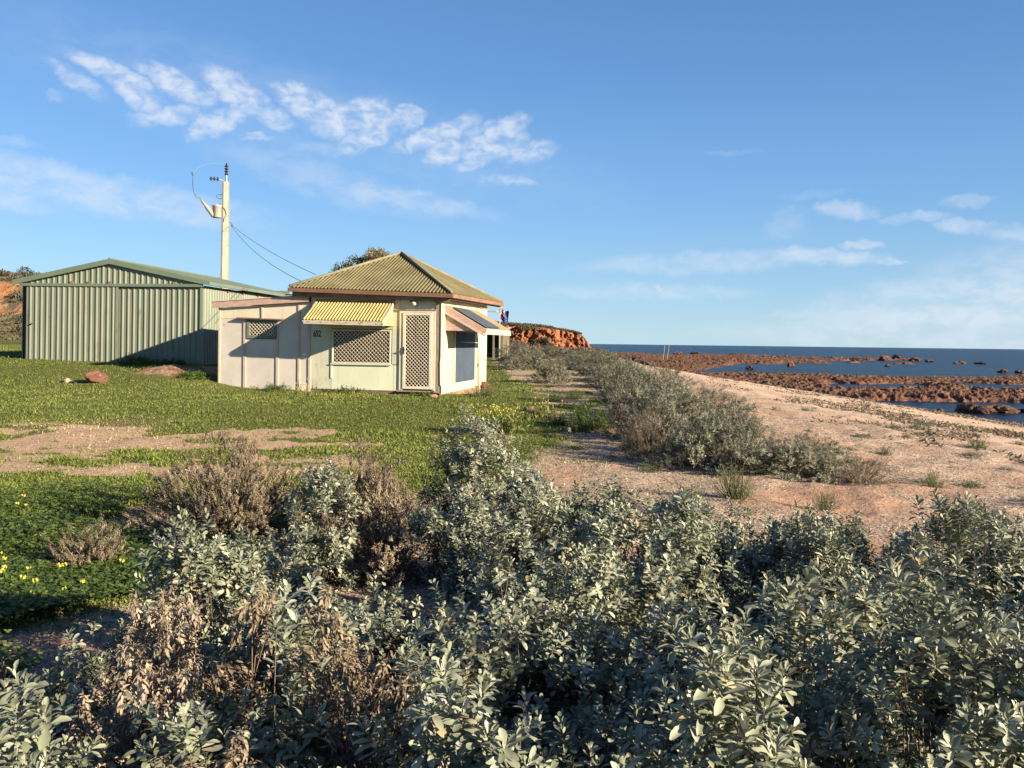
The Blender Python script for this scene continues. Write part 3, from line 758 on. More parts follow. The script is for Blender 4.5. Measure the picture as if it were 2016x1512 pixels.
    zb = MB(); corrug(zb, (1.075, 2.15, 1.745), (1.075, ya + .12, 1.735), lambda s: (.16, 2.15 + (ya + .12 - 2.15) * s, 2.262), .0765, .010)
    o = zb.build('roof_sheet', M['blue_sheet'], sa, True); o['label'] = 'dark blue sheet laid on the awning'
    b = MB(); b.bar((1.09, ya - .015, 1.60), (.0, ya - .015, 2.205), .028, .17, (0, 0, 1)); b.build('barge_board', M['pink_wood'], sa)
    b = MB(); b.bar((1.07, ya - .03, 1.515), (.0, ya - .03, 2.11), .03, .05, (0, 0, 1)); b.build('barge_trim', M['batten'], sa)
    b = MB(); b.prism([(.004, ya + .012, 1.64), (.86, ya + .012, 1.64), (.004, ya + .012, 2.12)], (0, .012, 0)); b.build('awning_cheek', M['pink_wood'], sa)
    b = MB(); b.box(1.055, 1.08, ya, yb, 1.555, 1.70); b.build('awning_fascia', M['white_wood'], sa)
    b = MB(); b.bar((1.05, yb, 1.62), (.0, yb, 2.24), .028, .12, (0, 0, 1)); b.build('barge_board', M['pink_wood'], sa)
    # standing pipe near the far end
    b = MB(); b.tube([(.06, 4.0, -.45), (.06, 4.0, 1.13)], .032, 8); b.tube([(.06, 4.0, .62), (.06, 4.0, .70)], .045, 8); b.build('drain_pipe', M['sheet_cream'], T, True)
    # ---- roof
    FL, FR, BR, BL = (-4.10, -.25, 2.74), (.32, -.25, 2.58), (.32, 6.1, 2.66), (-4.10, 6.1, 2.80)
    AP = Vector((-2.0, 2.62, 3.90))
    def hip(a, b):
        a, b = Vector(a), Vector(b); e = b - a; sp_ = max(.001, min(.999, (AP - a).dot(e) / e.dot(e)))
        foot = a.lerp(b, sp_)
        def f(s):
            k = s / sp_ if s < sp_ else (1 - s) / (1 - sp_)
            return a.lerp(b, s) + (AP - foot) * k
        return f
    rf = MB()
    for a, b in ((FL, FR), (FR, BR), (BR, BL), (BL, FL)): corrug(rf, a, b, hip(a, b), .098, .019)
    roof = rf.build('roof', M['roof_sheet'], T, True)
    cp = MB()
    for c_ in (FL, FR, BR, BL):
        p0 = Vector(c_) + Vector((0, 0, .03)); q0 = AP + Vector((0, 0, .04))
        cp.tube([p0, p0.lerp(q0, .5), q0], .042, 6)
    cp.build('ridge_capping', M['roof_cap'], roof, True)
    gu = MB()
    def gutter(a, b, out):
        a, b, out = Vector(a), Vector(b), Vector(out); z = Vector((0, 0, 1))
        gu.hexa([a - z * .115, b - z * .115, b - z * .115 - out * .09, a - z * .115 - out * .09], [a - z * .015 + out * .015, b - z * .015 + out * .015, b - z * .015 - out * .10, a - z * .015 - out * .10])
    gutter((-4.13, -.29, 2.74), (.36, -.29, 2.58), (0, -1, 0))
    gutter((.362, -.28, 2.58), (.362, 6.15, 2.66), (1, 0, 0))
    gu.build('gutter', M['gutter'], roof)
    fa = MB()
    fa.hexa([(-4.05, -.185, 2.50), (.25, -.185, 2.37), (.25, -.16, 2.37), (-4.05, -.16, 2.50)], [(-4.05, -.185, 2.66), (.25, -.185, 2.50), (.25, -.16, 2.50), (-4.05, -.16, 2.66)])
    fa.hexa([(.225, -.155, 2.42), (.25, -.155, 2.42), (.25, 6.0, 2.50), (.225, 6.0, 2.50)], [(.225, -.155, 2.50), (.25, -.155, 2.50), (.25, 6.0, 2.58), (.225, 6.0, 2.58)])
    fa.build('fascia', M['fascia'], roof)
    so = MB(); so.hexa([(-4.0, -.155, 2.50), (.22, -.155, 2.43), (.22, 0, 2.47), (-4.0, 0, 2.54)], [(-4.0, -.155, 2.53), (.22, -.155, 2.46), (.22, 0, 2.5), (-4.0, 0, 2.57)])
    so.hexa([(.001, 0, 2.47), (.22, 0, 2.45), (.22, 6, 2.5), (.001, 6, 2.53)], [(.001, 0, 2.50), (.22, 0, 2.48), (.22, 6, 2.53), (.001, 6, 2.56)])
    so.build('eave_lining', M['sheet_cream'], roof)
    # white moulding on top of the side wall
    mo = MB(); mo.box(.0008, .05, .06, 5.2, 2.40, 2.44); mo.build('wall_moulding', M['white_wood'], T)
    for pb in ((-.02, .30, 5.3, 5.55, 2.33, 2.36), (.26, .31, 5.9, 6.0, 2.30, 2.58)):
        bk = MB(); bk.box(*pb); bk.build('gutter_bracket', M['tank'], roof)
    # ---- lean-to at the left
    LT = MB()
    zt = lambda x: 2.19 + (x + 6.27) * (2.36 - 2.19) / 2.67
    def lsheet(mb, x0, x1, z0, z1=None, y=0.0):
        a, b = (zt(x0), zt(x1)) if z1 is None else (z1, z1)
        mb.hexa([(x0, y, z0), (x1, y, z0), (x1, y + .04, z0), (x0, y + .04, z0)], [(x0, y, a), (x1, y, b), (x1, y + .04, b), (x0, y + .04, a)])
    lsheet(LT, -6.25, -5.43, -.1, 1.90); lsheet(LT, -5.43, -4.56, -.1, 1.36); lsheet(LT, -4.56, -3.61, -.1, 1.90)
    L = LT.build('lean_to_wall', M['sheet_pink'], T)
    up = MB(); lsheet(up, -6.25, -5.85, 1.907); lsheet(up, -5.845, -4.95, 1.907); lsheet(up, -4.95, -3.61, 1.907); o = up.build('upper_sheet', M['sheet_cream2'], L)
    sd = MB(); sd.box(-6.27, -6.25, .0, 4.2, -.1, 2.2); sd.box(-6.25, -3.6, 4.18, 4.2, -.1, 2.2); sd.build('lean_to_end_wall', M['sheet_pink'], T)
    for x, z0, z1, ww in ((-6.25, -.1, 2.2, .05), (-5.50, -.1, 1.9, .07), (-4.55, -.1, 1.9, .07), (-3.93, -.1, 2.33, .06), (-3.63, -.1, 2.35, .06), (-5.0, 1.92, 2.26, .05)):
        b = MB(); b.hexa([(x - ww / 2 + .012, -.022, z0), (x + ww / 2 + .012, -.022, z0), (x + ww / 2 + .012, -.001, z0), (x - ww / 2 + .012, -.001, z0)], [(x - ww / 2, -.022, z1), (x + ww / 2, -.022, z1), (x + ww / 2, -.001, z1), (x - ww / 2, -.001, z1)])
        b.build('batten', M['batten'], L)
    for pb in ((-3.895, -3.665, -.012, -.001, .17, .20), (-3.90, -3.66, -.02, -.001, -.06, .16), (-3.89, -3.67, -.008, -.0012, .84, .86), (-3.89, -3.67, -.008, -.0012, 1.5, 1.515)):
        b = MB(); b.box(*pb); b.build('patch_board', M['sheet_cream2'], L)
    b = MB(); b.hexa([(-6.43, -.10, 2.19), (-3.62, -.10, 2.365), (-3.62, -.07, 2.365), (-6.43, -.07, 2.19)], [(-6.43, -.10, 2.355), (-3.62, -.10, 2.535), (-3.62, -.07, 2.535), (-6.43, -.07, 2.355)])
    b.build('lean_to_fascia', M['pink_wood'], L)
    b = MB(); corrug(b, (-6.48, 4.2, 2.36), (-6.48, -.12, 2.36), lambda s: (-3.6, 4.2 - 4.32 * s, 2.545), .0765, .009); b.build('lean_to_roof', M['sheet_pink'], L, True)
    b = MB(); b.box(-4.3, -3.66, -.1, -.02, 2.535, 2.56); b.build('lead_flashing', M['fascia'], L)
    # lean-to window with green frame, hood board
    b = MB(); ring(b, -5.435, -4.555, 1.375, 1.895, .075, -.035, .02); wn = b.build('lean_to_window', M['green_wood'], L)
    b = MB(); lattice(b, -5.36, -4.63, 1.45, 1.82, -.012, .10, .0125, .006); b.build('security_screen', M['cream_metal'], wn)
    b = MB(); b.box(-5.37, -4.62, .022, .03, 1.44, 1.83); b.build('window_glass', M['glass_dark'], wn)
    b = MB(); b.hexa([(-5.70, -.11, 1.905), (-4.36, -.11, 1.865), (-4.36, 0, 1.885), (-5.70, 0, 1.925)], [(-5.70, -.11, 1.925), (-4.36, -.11, 1.885), (-4.36, 0, 1.905), (-5.70, 0, 1.945)]); b.build('window_hood', M['fascia'], wn)
    return T
build_shack()

# ------------------------------------------------------------------ shed
def ribbed(mb, x0, x1, bot, top, y, pitch=.23, depth=.030):
    """vertical trapezoid ribs; ribs stand out towards -y"""
    xs = [x0]; ys = [y]
    x = x0
    while x < x1 - .001:
        for dx, oy in ((.135, 0), (.020, depth), (.028, depth), (.045, 0)):
            x += dx
            if x >= x1: break
            xs.append(x); ys.append(y - oy)
        else: continue
        break
    xs.append(x1); ys.append(ys[-1])
    vs = []
    for a, b in zip(xs, ys): vs += [(a, b, bot(a)), (a, b, top(a))]
    mb.add(vs, [(2 * i, 2 * i + 2, 2 * i + 3, 2 * i + 1) for i in range(len(xs) - 1)])

def build_shed():
    T = thing('storage_shed', 'green ribbed steel shed with wide sliding doors and low gable', 'shed', (SC[0], SC[1], .837), SA)
    T.scale = (.8, .8, .8)
    pk, ev = 3.90, 3.10
    gab = lambda x: ev + (pk - ev) * (1 - abs((x + 3.74) / 3.74))
    c = lambda v: (lambda x: v)
    b = MB(); ribbed(b, -7.20, -3.43, c(-.2), c(2.98), -.05); l = b.build('sliding_door', M['shed_door'], T)
    h = MB(); h.box(-7.06, -6.98, -.10, -.05, 1.42, 1.46); h.tube([(-7.0, -.1, 1.45), (-6.9, -.1, 1.48)], .02, 6); h.build('door_latch', M['black'], l)
    h = MB(); h.box(-3.50, -3.40, -.075, -.05, -.2, 2.95); h.build('door_stile', M['shed_sheet'], l)
    b = MB(); ribbed(b, -3.43, -.10, c(-.25), c(2.98), .02); b.build('sliding_door', M['shed_door'], T)
    b = MB(); b.box(-7.2, -.05, .1, .14, -.2, 3.0); b.box(-7.44, -7.2, .12, .16, -.2, 3.0); b.build('shade_backing', M['dark'], T)  # near-black backing; its left strip paints in the shade of the door recess
    b = MB(); ribbed(b, -7.42, -.04, c(3.0), gab, -.01); b.build('gable_wall', M['shed_sheet'], T)
    b = MB(); b.box(-7.46, .02, -.11, -.02, 2.955, 3.065); b.build('door_track_cover', M['shed_trim'], T)
    b = MB(); b.box(-.10, .015, -.03, .05, -.25, 2.955); b.build('corner_flashing', M['shed_sheet'], T)
    s = MB()
    s0 = MB(); ribbed(s0, .05, 9.3, c(-.3), c(3.02), 0, .2, .02)
    s.add([(-y, x, z) for x, y, z in s0.v], s0.f)
    # ribs stand out to +x
    s.build('side_wall', M['shed_sheet'], T)
    b = MB(); b.box(-7.48, -7.44, .1, 9.3, -.3, 3.0); b.box(-7.44, 0, 9.28, 9.32, -.3, 3.4); b.build('back_wall', M['shed_sheet'], T)
    # roof: two ribbed slopes
    rf = MB()
    r0 = MB(); ribbed(r0, -.12, 9.45, c(0), c(1), 0, .2, .025)
    for sgn in (1, -1):
        vs = []
        for x, y, z in r0.v:      # x along the shed, z 0..1 eave to ridge, -y the rib height
            xx = (-3.74 + 3.98) * (1 - z) + -3.74 * z if sgn > 0 else (-7.72) * (1 - z) + -3.74 * z
            vs.append((xx, x, 3.17 + (4.0 - 3.17) * z - y))
        rf.add(vs, r0.f)
    roof = rf.build('roof', M['shed_roof'], T)
    b = MB(); b.tube([(-3.74, -.14, 4.02), (-3.74, 9.46, 4.02)], .05, 6); b.build('ridge_capping', M['shed_roof'], roof)
    b = MB()
    b.hexa([(-7.74, -.15, 3.0), (-3.74, -.15, 3.83), (-3.74, -.12, 3.83), (-7.74, -.12, 3.0)], [(-7.74, -.15, 3.19), (-3.74, -.15, 4.03), (-3.74, -.12, 4.03), (-7.74, -.12, 3.19)])
    b.hexa([(-3.738, -.15, 3.83), (.34, -.15, 3.0), (.34, -.12, 3.0), (-3.738, -.12, 3.83)], [(-3.738, -.15, 4.03), (.34, -.15, 3.18), (.34, -.12, 3.18), (-3.738, -.12, 4.03)])
    b.build('barge_flashing', M['shed_trim'], roof)
    b = MB(); b.box(.19, .33, -.118, 9.45, 3.03, 3.16); b.build('gutter', M['shed_roof'], roof)
    b = MB(); b.box(.03, .06, 2.5, 3.6, 2.48, 2.52); b.box(.03, .05, 2.55, 3.55, 1.9, 2.48); b.build('side_window', M['shed_trim'], T)
    for y in (1.9, 3.4, 5.0, 6.4):
        b = MB(); b.prism([(.05, y, 3.02), (.05, y + .5, 3.02), (.05, y + .25, 2.86)], (.01, 0, 0)); o = b.build('red_flag_patch', M['red_rag'], T); o['label'] = 'torn red scrap under the gutter'
    for x in (-5.3, -4.6, -3.75, -1.1):
        b = MB(); b.box(x - .07, x + .07, -.075, -.05, 3.07, 3.15); b.build('track_bracket', M['gutter'], T)
build_shed()

# ------------------------------------------------------------------ power pole and service wires
PX, PY = -15.28, 44.0
def build_pole():
    zt = 10.0
    T = thing('power_pole', 'tall square concrete and steel power pole with transformer behind the shed', 'power pole', (PX, PY, .6), R(24))
    b = MB(); b.hexa([(-.20, -.10, -1), (.19, -.10, -1), (.19, .10, -1), (-.20, .10, -1)], [(-.135, -.08, 9.35), (.115, -.08, 9.35), (.115, .08, 9.35), (-.135, .08, 9.35)])
    b.build('pole_shaft', M['concrete'], T)
    for sg in (0, 1):
        x0, x1 = (-.255, -.195) if sg == 0 else (.193, .215)
        y0, y1 = (-.185, -.128) if sg == 0 else (.118, .138)
        b = MB(); b.hexa([(x0, -.12, -1), (x1, -.12, -1), (x1, .12, -1), (x0, .12, -1)], [(y0, -.095, 9.36), (y1, -.095, 9.36), (y1, .095, 9.36), (y0, .095, 9.36)])
        b.build('steel_edge', M['pole_steel'] if sg == 0 else M['tank'], T)
    b = MB(); b.tube([(.0, 0, 9.3), (.0, 0, 9.72)], .045, 8); b.build('pin', M['tank'], T)
    pr = []
    for i in range(4):
        z = 9.72 + i * .14; pr += [(.05, z), (.105, z + .03), (.105, z + .06), (.05, z + .09)]
    pr += [(.04, 10.30), (.02, 10.36)]
    b = MB(); b.lathe(pr, 10); b.build('pin_insulator', M['insulator'], T, True)
    b = MB(); b.tube([(-.15, 0, 9.42), (-.36, 0, 9.45)], .03, 6); b.build('insulator_arm', M['tank'], T)
    b = MB()
    for i in range(3): b.lathe([(.03, -.06), (.12, -.035), (.12, -.01), (.03, .04)], 10, (-.42 - .165 * i, 0, 9.46), 'x')
    b.tube([(-.36, 0, 9.45), (-.86, 0, 9.49)], .02, 6); b.build('strain_insulator', M['insulator'], T, True)
    b = MB(); b.lathe([(.22, 7.42), (.235, 7.44), (.235, 8.0), (.25, 8.01), (.25, 8.06), (.18, 8.10)], 14, (-.44, 0, 0)); tk = b.build('transformer', M['tank'], T, True)
    b = MB(); b.tube([(-.46, 0, 7.50), (-.62, 0, 7.52), (-.98, 0, 7.98), (-1.0, 0, 8.0), (-1.24, 0, 8.30)], [.10, .13, .11, .08, .06], 10); b.build('bushing', M['tank'], tk, True)
    b = MB(); b.tube([(-.3, -.05, 8.06), (-.36, -.05, 8.2), (-.18, -.1, 8.02), (-.05, -.11, 7.85), (.02, -.11, 7.6), (-.1, -.11, 7.4), (-.12, -.11, 7.2)], .014, 5); b.tube([(-.25, 0, 7.5), (-.1, 0, 7.5)], .05, 6); b.build('tank_lead', M['wire'], tk)
    b = MB(); b.tube([(-1.24, 0, 8.30), (-1.32, 0, 8.42), (-1.45, 0, 8.38), (-1.58, 0, 8.6), (-1.66, 0, 8.95), (-1.66, 0, 9.3), (-1.67, 0, 9.55)], .016, 5); b.tube([(-1.67, 0, 9.55), (-1.69, 0, 9.72)], [.05, .04], 6)
    b.build('jumper_wire', M['wire'], T)
    b = MB(); b.tube([(-1.67, 0, 9.6), (-1.45, 0, 9.95), (-1.0, 0, 10.2), (-.4, 0, 10.32), (0, 0, 10.3)], .0035, 5); b.build('jumper_wire', M['tank'], T)
    b = MB(); b.tube([(-.14, 0, 8.68), (-.35, .05, 8.66), (-.5, .05, 8.60), (-.48, .05, 8.52), (-.38, .05, 8.45), (-.3, .05, 8.42), (-.2, .05, 8.48)], .014, 5); b.build('cable_loop', M['wire'], T)
    b = MB(); b.tube([(.18, 0, 7.2), (.28, 0, 7.22), (.32, 0, 7.15), (.32, 0, 7.05)], .02, 5); b.box(.28, .34, -.04, .04, 7.0, 7.12); b.build('service_bracket', M['wire'], T)
build_pole()
def wire(name, p, q, sag, label):
    p, q = Vector(p), Vector(q); b = MB()
    b.tube([p.lerp(q, i / 24) - Vector((0, 0, sag * 4 * (i / 24) * (1 - i / 24))) for i in range(25)], .009, 5, False)
    tag(b.build(name, M['wire']), label, 'wire', 'service wires from the power pole to the shack')
wire('service_wire', (-14.97, 43.96, 7.68), (-5.78, 24.3, 3.53), .16, 'upper service wire drooping from the power pole to the shack roof')
wire('service_wire', (-14.97, 43.9, 7.64), (-5.98, 23.4, 3.27), .30, 'lower service wire sagging more deeply towards the shack gutter')

# ------------------------------------------------------------------ neighbour hut, flag
def build_hut():
    z0 = .50
    T = thing('beach_hut', 'dark olive hut with an open verandah seen past the shack corner', 'hut', (-.75, 60, z0), R(-6))
    m_ol = pmat('olive_wall', (.22, .20, .11), (.17, .155, .09), 2, .8); m_post = pmat('olive_post', (.30, .28, .20), (.24, .22, .15), 3, .8)
    b = MB(); b.box(-7, -1.35, 1.2, 5, -.2, 2.2); b.box(-1.35, -.55, 1.8, 5, -.2, 2.2); b.build('wall', m_ol, T)
    b = MB(); b.box(-1.2, -.62, 1.77, 1.8, .1, 1.9); b.build('doorway', M['dark'], T)
    b = MB(); b.box(-7, .1, -.1, 1.2, -.3, -.06); b.build('verandah_floor', M['foundation'], T)
    for x in (-2.2, -1.15, -.60, -.15):
        b = MB(); b.box(x - .06, x + .06, .0, .12, -.06, 2.05); b.build('post', m_post, T)
    b = MB(); b.box(-.60, -.09, .13, .18, -.06, .75); b.build('rail_panel', m_ol, T)
    b = MB(); b.box(-.2, .05, .3, 4.8, -.1, 2.0); b.build('end_wall', m_ol, T)
    b = MB(); b.hexa([(-7.2, -.35, 1.98), (.15, -.35, 1.98), (.15, 5.2, 2.25), (-7.2, 5.2, 2.25)], [(-7.2, -.35, 2.08), (.15, -.35, 2.08), (.15, 5.2, 2.36), (-7.2, 5.2, 2.36)]); b.build('roof', M['tan_sheet'], T)
    b = MB(); b.box(-1.1, -.66, .9, 1.1, .25, .33); b.box(-1.1, -1.05, .9, 1.1, -.06, .25); b.box(-.72, -.66, .9, 1.1, -.06, .25); b.build('bench', M['foundation'], T)
build_hut()
def build_rail():
    T = thing('rail_fence', 'short weathered post and rail fence at the hut corner', 'fence', (-.35, 58.5, .5), R(0))
    for x in (0, .55, 1.0):
        b = MB(); b.tube([(x, 0, -.2), (x + .02, 0, 1.3 if x == 0 else .35)], .05, 6); b.build('post', M['brown_wood'], T)
    b = MB(); b.tube([(0, 0, .28), (1.0, 0, .26)], .035, 6); b.tube([(0, 0, .1), (1.0, 0, .08)], .03, 6); b.build('rail', M['brown_wood'], T)
build_rail()
def build_flag():
    T = thing('flagpole', 'white flagpole flying a limp blue ensign beyond the shack roof', 'flagpole', (-.83, 55, .5))
    b = MB(); b.tube([(0, 0, -.3), (0, 0, 3.55)], .03, 8); b.lathe([(.01, 3.5), (.09, 3.55), (.11, 3.63), (.08, 3.72), (.01, 3.75)], 10); b.build('pole', M['white'], T, True)
    mats = [pmat('flag_blue', (.03, .035, .22), (.025, .03, .18), 3), pmat('flag_red', (.55, .03, .04), (.5, .03, .04), 3), M['white']]
    nx, nz = 24, 16; W_, H_ = .78, .98
    f = MB(); vs = []
    for j in range(nz + 1):
        for i in range(nx + 1):
            u, v = i / nx, j / nz
            x = .03 + u * W_ * (.62 + .12 * v) ; y = .10 * math.sin(u * 8 + v * 2) * (u + .1); z = 2.45 + .0 + v * H_ * .72 + (1 - u) * .18 - .45 * u * (1 - v) * .4 + .05 * math.sin(u * 9)
            vs.append((x, y, z))
    f.add(vs, [])
    for j in range(nz):
        for i in range(nx):
            u, v = (i + .5) / nx, (j + .5) / nz
            c = 0
            if u < .5 and v > .5:
                a, d = u / .5, (v - .5) / .5
                if abs(a - .5) < .07 or abs(d - .5) < .12: c = 1
                elif abs(a - .5) < .14 or abs(d - .5) < .22 or abs(a - d) < .13 or abs(a + d - 1) < .13: c = 2
            elif (i, j) in ((6, 3), (5, 3), (6, 4), (18, 12), (15, 8), (20, 9), (18, 3), (19, 6)): c = 2
            f.f.append([j * (nx + 1) + i, j * (nx + 1) + i + 1, (j + 1) * (nx + 1) + i + 1, (j + 1) * (nx + 1) + i]); f.mi.append(c)
    f.build('flag', mats, T, True)
build_flag()
for i, (px_, lab, lean) in enumerate(((25.2, 'left one of two thin pale fishing poles standing on the red reef', .14), (26.3, 'right one of two thin pale fishing poles standing on the red reef', .18))):
    Y = 132 + i * 4
    T = thing('fishing_pole', lab, 'fishing pole', (px_ - 1.2 + i * .25, Y, SEA_Z), 0, 'fishing poles on the reef')
    b = MB(); b.tube([(0, 0, -.1), (lean * 1.5, 0, 1.7), (lean * 3, 0, 3.5)], [.045, .04, .025], 6); b.build('rod', M['tank'], T)
    b = MB(); b.tube([(0, 0, -.1), (.015, 0, .35)], .07, 6); b.build('holder', M['pole_steel'], T)

# ------------------------------------------------------------------ foliage generators (numpy)
LEAF_ROWS = {
    'spoon': ([0, .3, .62, .88, 1.0], [.16, .55, 1.0, .82, .25]),
    'oval': ([0, .4, .8, 1.0], [.3, 1.0, .85, .15]),
    'diamond': ([0, .5, 1.0], [.15, 1.0, .12]),
}
def norm(v): return v / np.maximum(np.linalg.norm(v, axis=-1, keepdims=True), 1e-9)
def leaf_geo(P, D, U, L, W, kind='spoon', bend=0.0, fold=.25):
    t, w = LEAF_ROWS[kind]; k = len(t); n = len(P)
    S = norm(np.cross(D, U)); N = np.cross(S, D)
    L = np.broadcast_to(np.asarray(L, float), (n,)); W = np.broadcast_to(np.asarray(W, float), (n,)); bend = np.broadcast_to(np.asarray(bend, float), (n,))
    V = np.empty((n, k, 3, 3), np.float32)
    for i in range(k):
        c = P + D * (L * t[i])[:, None] + N * (L * bend * t[i] ** 2)[:, None]
        h = (W * w[i] * .5)[:, None]
        V[:, i, 0] = c - S * h + N * h * fold; V[:, i, 1] = c; V[:, i, 2] = c + S * h + N * h * fold
    q = []
    for i in range(k - 1):
        for j in range(2): q.append((i * 3 + j, i * 3 + j + 1, i * 3 + j + 4, i * 3 + j + 3))
    Q = (np.array(q)[None] + (np.arange(n) * k * 3)[:, None, None]).reshape(-1, 4)
    return V.reshape(-1, 3), Q, k * 3
def stem_geo(P0, P1, P2, r0, r1, seg=5):
    """three sided tapering curved twigs"""
    n = len(P0); t = np.linspace(0, 1, seg)[None, :, None]
    C = (1 - t) ** 2 * P0[:, None] + 2 * t * (1 - t) * P1[:, None] + t * t * P2[:, None]
    d = norm(P2 - P0); a = norm(np.cross(d, np.array([.3, .5, .81]))); b = np.cross(d, a)
    rr = (np.asarray(r0).reshape(-1, 1) * (1 - t[..., 0]) + np.asarray(r1).reshape(-1, 1) * t[..., 0]) * np.ones((n, 1))
    V = np.empty((n, seg, 3, 3), np.float32)
    for k in range(3):
        an = 2 * math.pi * k / 3
        V[:, :, k] = C + (a[:, None] * math.cos(an) + b[:, None] * math.sin(an)) * rr[..., None]
    q = [(i * 3 + k, i * 3 + (k + 1) % 3, (i + 1) * 3 + (k + 1) % 3, (i + 1) * 3 + k) for i in range(seg - 1) for k in range(3)]
    Q = (np.array(q)[None] + (np.arange(n) * seg * 3)[:, None, None]).reshape(-1, 4)
    return V.reshape(-1, 3), Q

def bush_geo(seed, w, h, shoots, per, L, W, kind='spoon', shoot_len=.16, tilt=(.3, 1.15), rag=.22, bend=(-.05, .3), inner=.35, up=.9, var_shift=0.0, base_low=.02, lump=.3, clump=6, spread=.045, wide=.55, stem_frac=1.0):
    r = np.random.default_rng(seed)
    kids = clump; nb = max(3, shoots // kids); n = nb * kids
    cz = r.uniform(base_low, 1, nb); ph = r.uniform(0, 2 * math.pi, nb); sr = np.sqrt(1 - cz ** 2)
    lum = fbm(np.cos(ph) * sr * 1.9 + seed * 3.1, np.sin(ph) * sr * 1.9 + cz * 2.3, seed, 3)
    q = np.where(r.random(nb) < inner, r.uniform(.45, .85, nb), r.uniform(.85, 1.0, nb)) * (1 - lump + 2 * lump * lum) + r.normal(0, rag * .25, nb)
    q = np.minimum(q, 1.1)
    out = np.stack([sr * np.cos(ph), sr * np.sin(ph), cz], 1)
    T = out * np.array([w / 2, w / 2, h]) * q[:, None]
    out = np.repeat(out, kids, 0)
    T = np.repeat(T, kids, 0) + r.normal(0, spread, (n, 3)) * np.array([1, 1, 1.1])
    T[:, 2] = np.maximum(T[:, 2], .03 * h)
    D = norm(out * wide + np.array([0, 0, up]) + r.normal(0, .22, (n, 3)))
    sl = shoot_len * r.uniform(.6, 1.3, n)
    # leaves up each shoot in a spiral
    m = n * per
    s = np.tile((np.arange(per) + .5) / per, n)                # 0 tip .. 1 bottom
    Dn = np.repeat(D, per, 0); A = norm(np.cross(Dn, np.array([.31, .52, .2]))); B = np.cross(Dn, A)
    phi = np.tile(np.arange(per) * 2.39996, n) + np.repeat(r.uniform(0, 6.28, n), per) + r.normal(0, .3, m)
    th = tilt[0] + (tilt[1] - tilt[0]) * s ** .7 + r.normal(0, .16, m)
    rad = A * np.cos(phi)[:, None] + B * np.sin(phi)[:, None]
    LD = Dn * np.cos(th)[:, None] + rad * np.sin(th)[:, None]
    LU = norm(Dn * np.sin(th)[:, None] - rad * np.cos(th)[:, None] + r.normal(0, .25, (m, 3)))
    P = np.repeat(T, per, 0) - Dn * (s * np.repeat(sl, per))[:, None] + rad * .003
    ls = L * (.45 + .6 * np.sqrt(s)) * r.uniform(.75, 1.2, m) * np.repeat(r.uniform(.8, 1.15, n), per)
    V, Q, k = leaf_geo(P, LD, LU, ls, ls * (W / L) * r.uniform(.8, 1.15, m), kind, r.uniform(bend[0], bend[1], m) * -1 if False else -r.uniform(bend[0], bend[1], m), r.uniform(.1, .55))
    var = np.clip(r.random(m) * .75 + np.repeat(r.normal(.08, .12, n), per) + .25 * (s > .85) * r.random(m) + var_shift, 0, 1)
    # twigs
    B0 = np.stack([T[:, 0] * .15, T[:, 1] * .15, np.full(n, -.03)], 1) + r.normal(0, .02, (n, 3))
    P1 = B0 * .3 + (T - D * sl[:, None]) * .7 - np.array([0, 0, 1]) * (.1 * h) + r.normal(0, .03, (n, 3))
    ks = r.random(n) < stem_frac
    SV, SQ = stem_geo(B0[ks], P1[ks], (T - D * (sl * .1)[:, None])[ks], np.full(ks.sum(), .004), np.full(ks.sum(), .0016))
    return V, Q, np.repeat(var, k), SV, SQ

def shrub(name, label, cat, x, y, geo, leaf_m, stem_m, group=None, rz=0.0, sc=1.0):
    V, Q, var, SV, SQ = geo
    T = thing(name, label, cat, (x, y, hz(x, y) - .01), rz, group)
    T.scale = (sc, sc, sc)
    link_mesh('foliage', np_mesh('foliage', V, Q, {'var': var}), leaf_m, T, True)
    link_mesh('stems', np_mesh('stems', SV, SQ), stem_m, T)
    return T
def copy_shrub(src, x, y, rz, sc, label, group=None):
    c = src.copy(); COL.objects.link(c)
    c.location = (x, y, hz(x, y) - .01); c.rotation_euler = (0, 0, rz); c.scale = sc
    c['label'] = label
    if group: c['group'] = group
    for ch in src.children:
        d = ch.copy(); COL.objects.link(d); d.parent = c
    return c

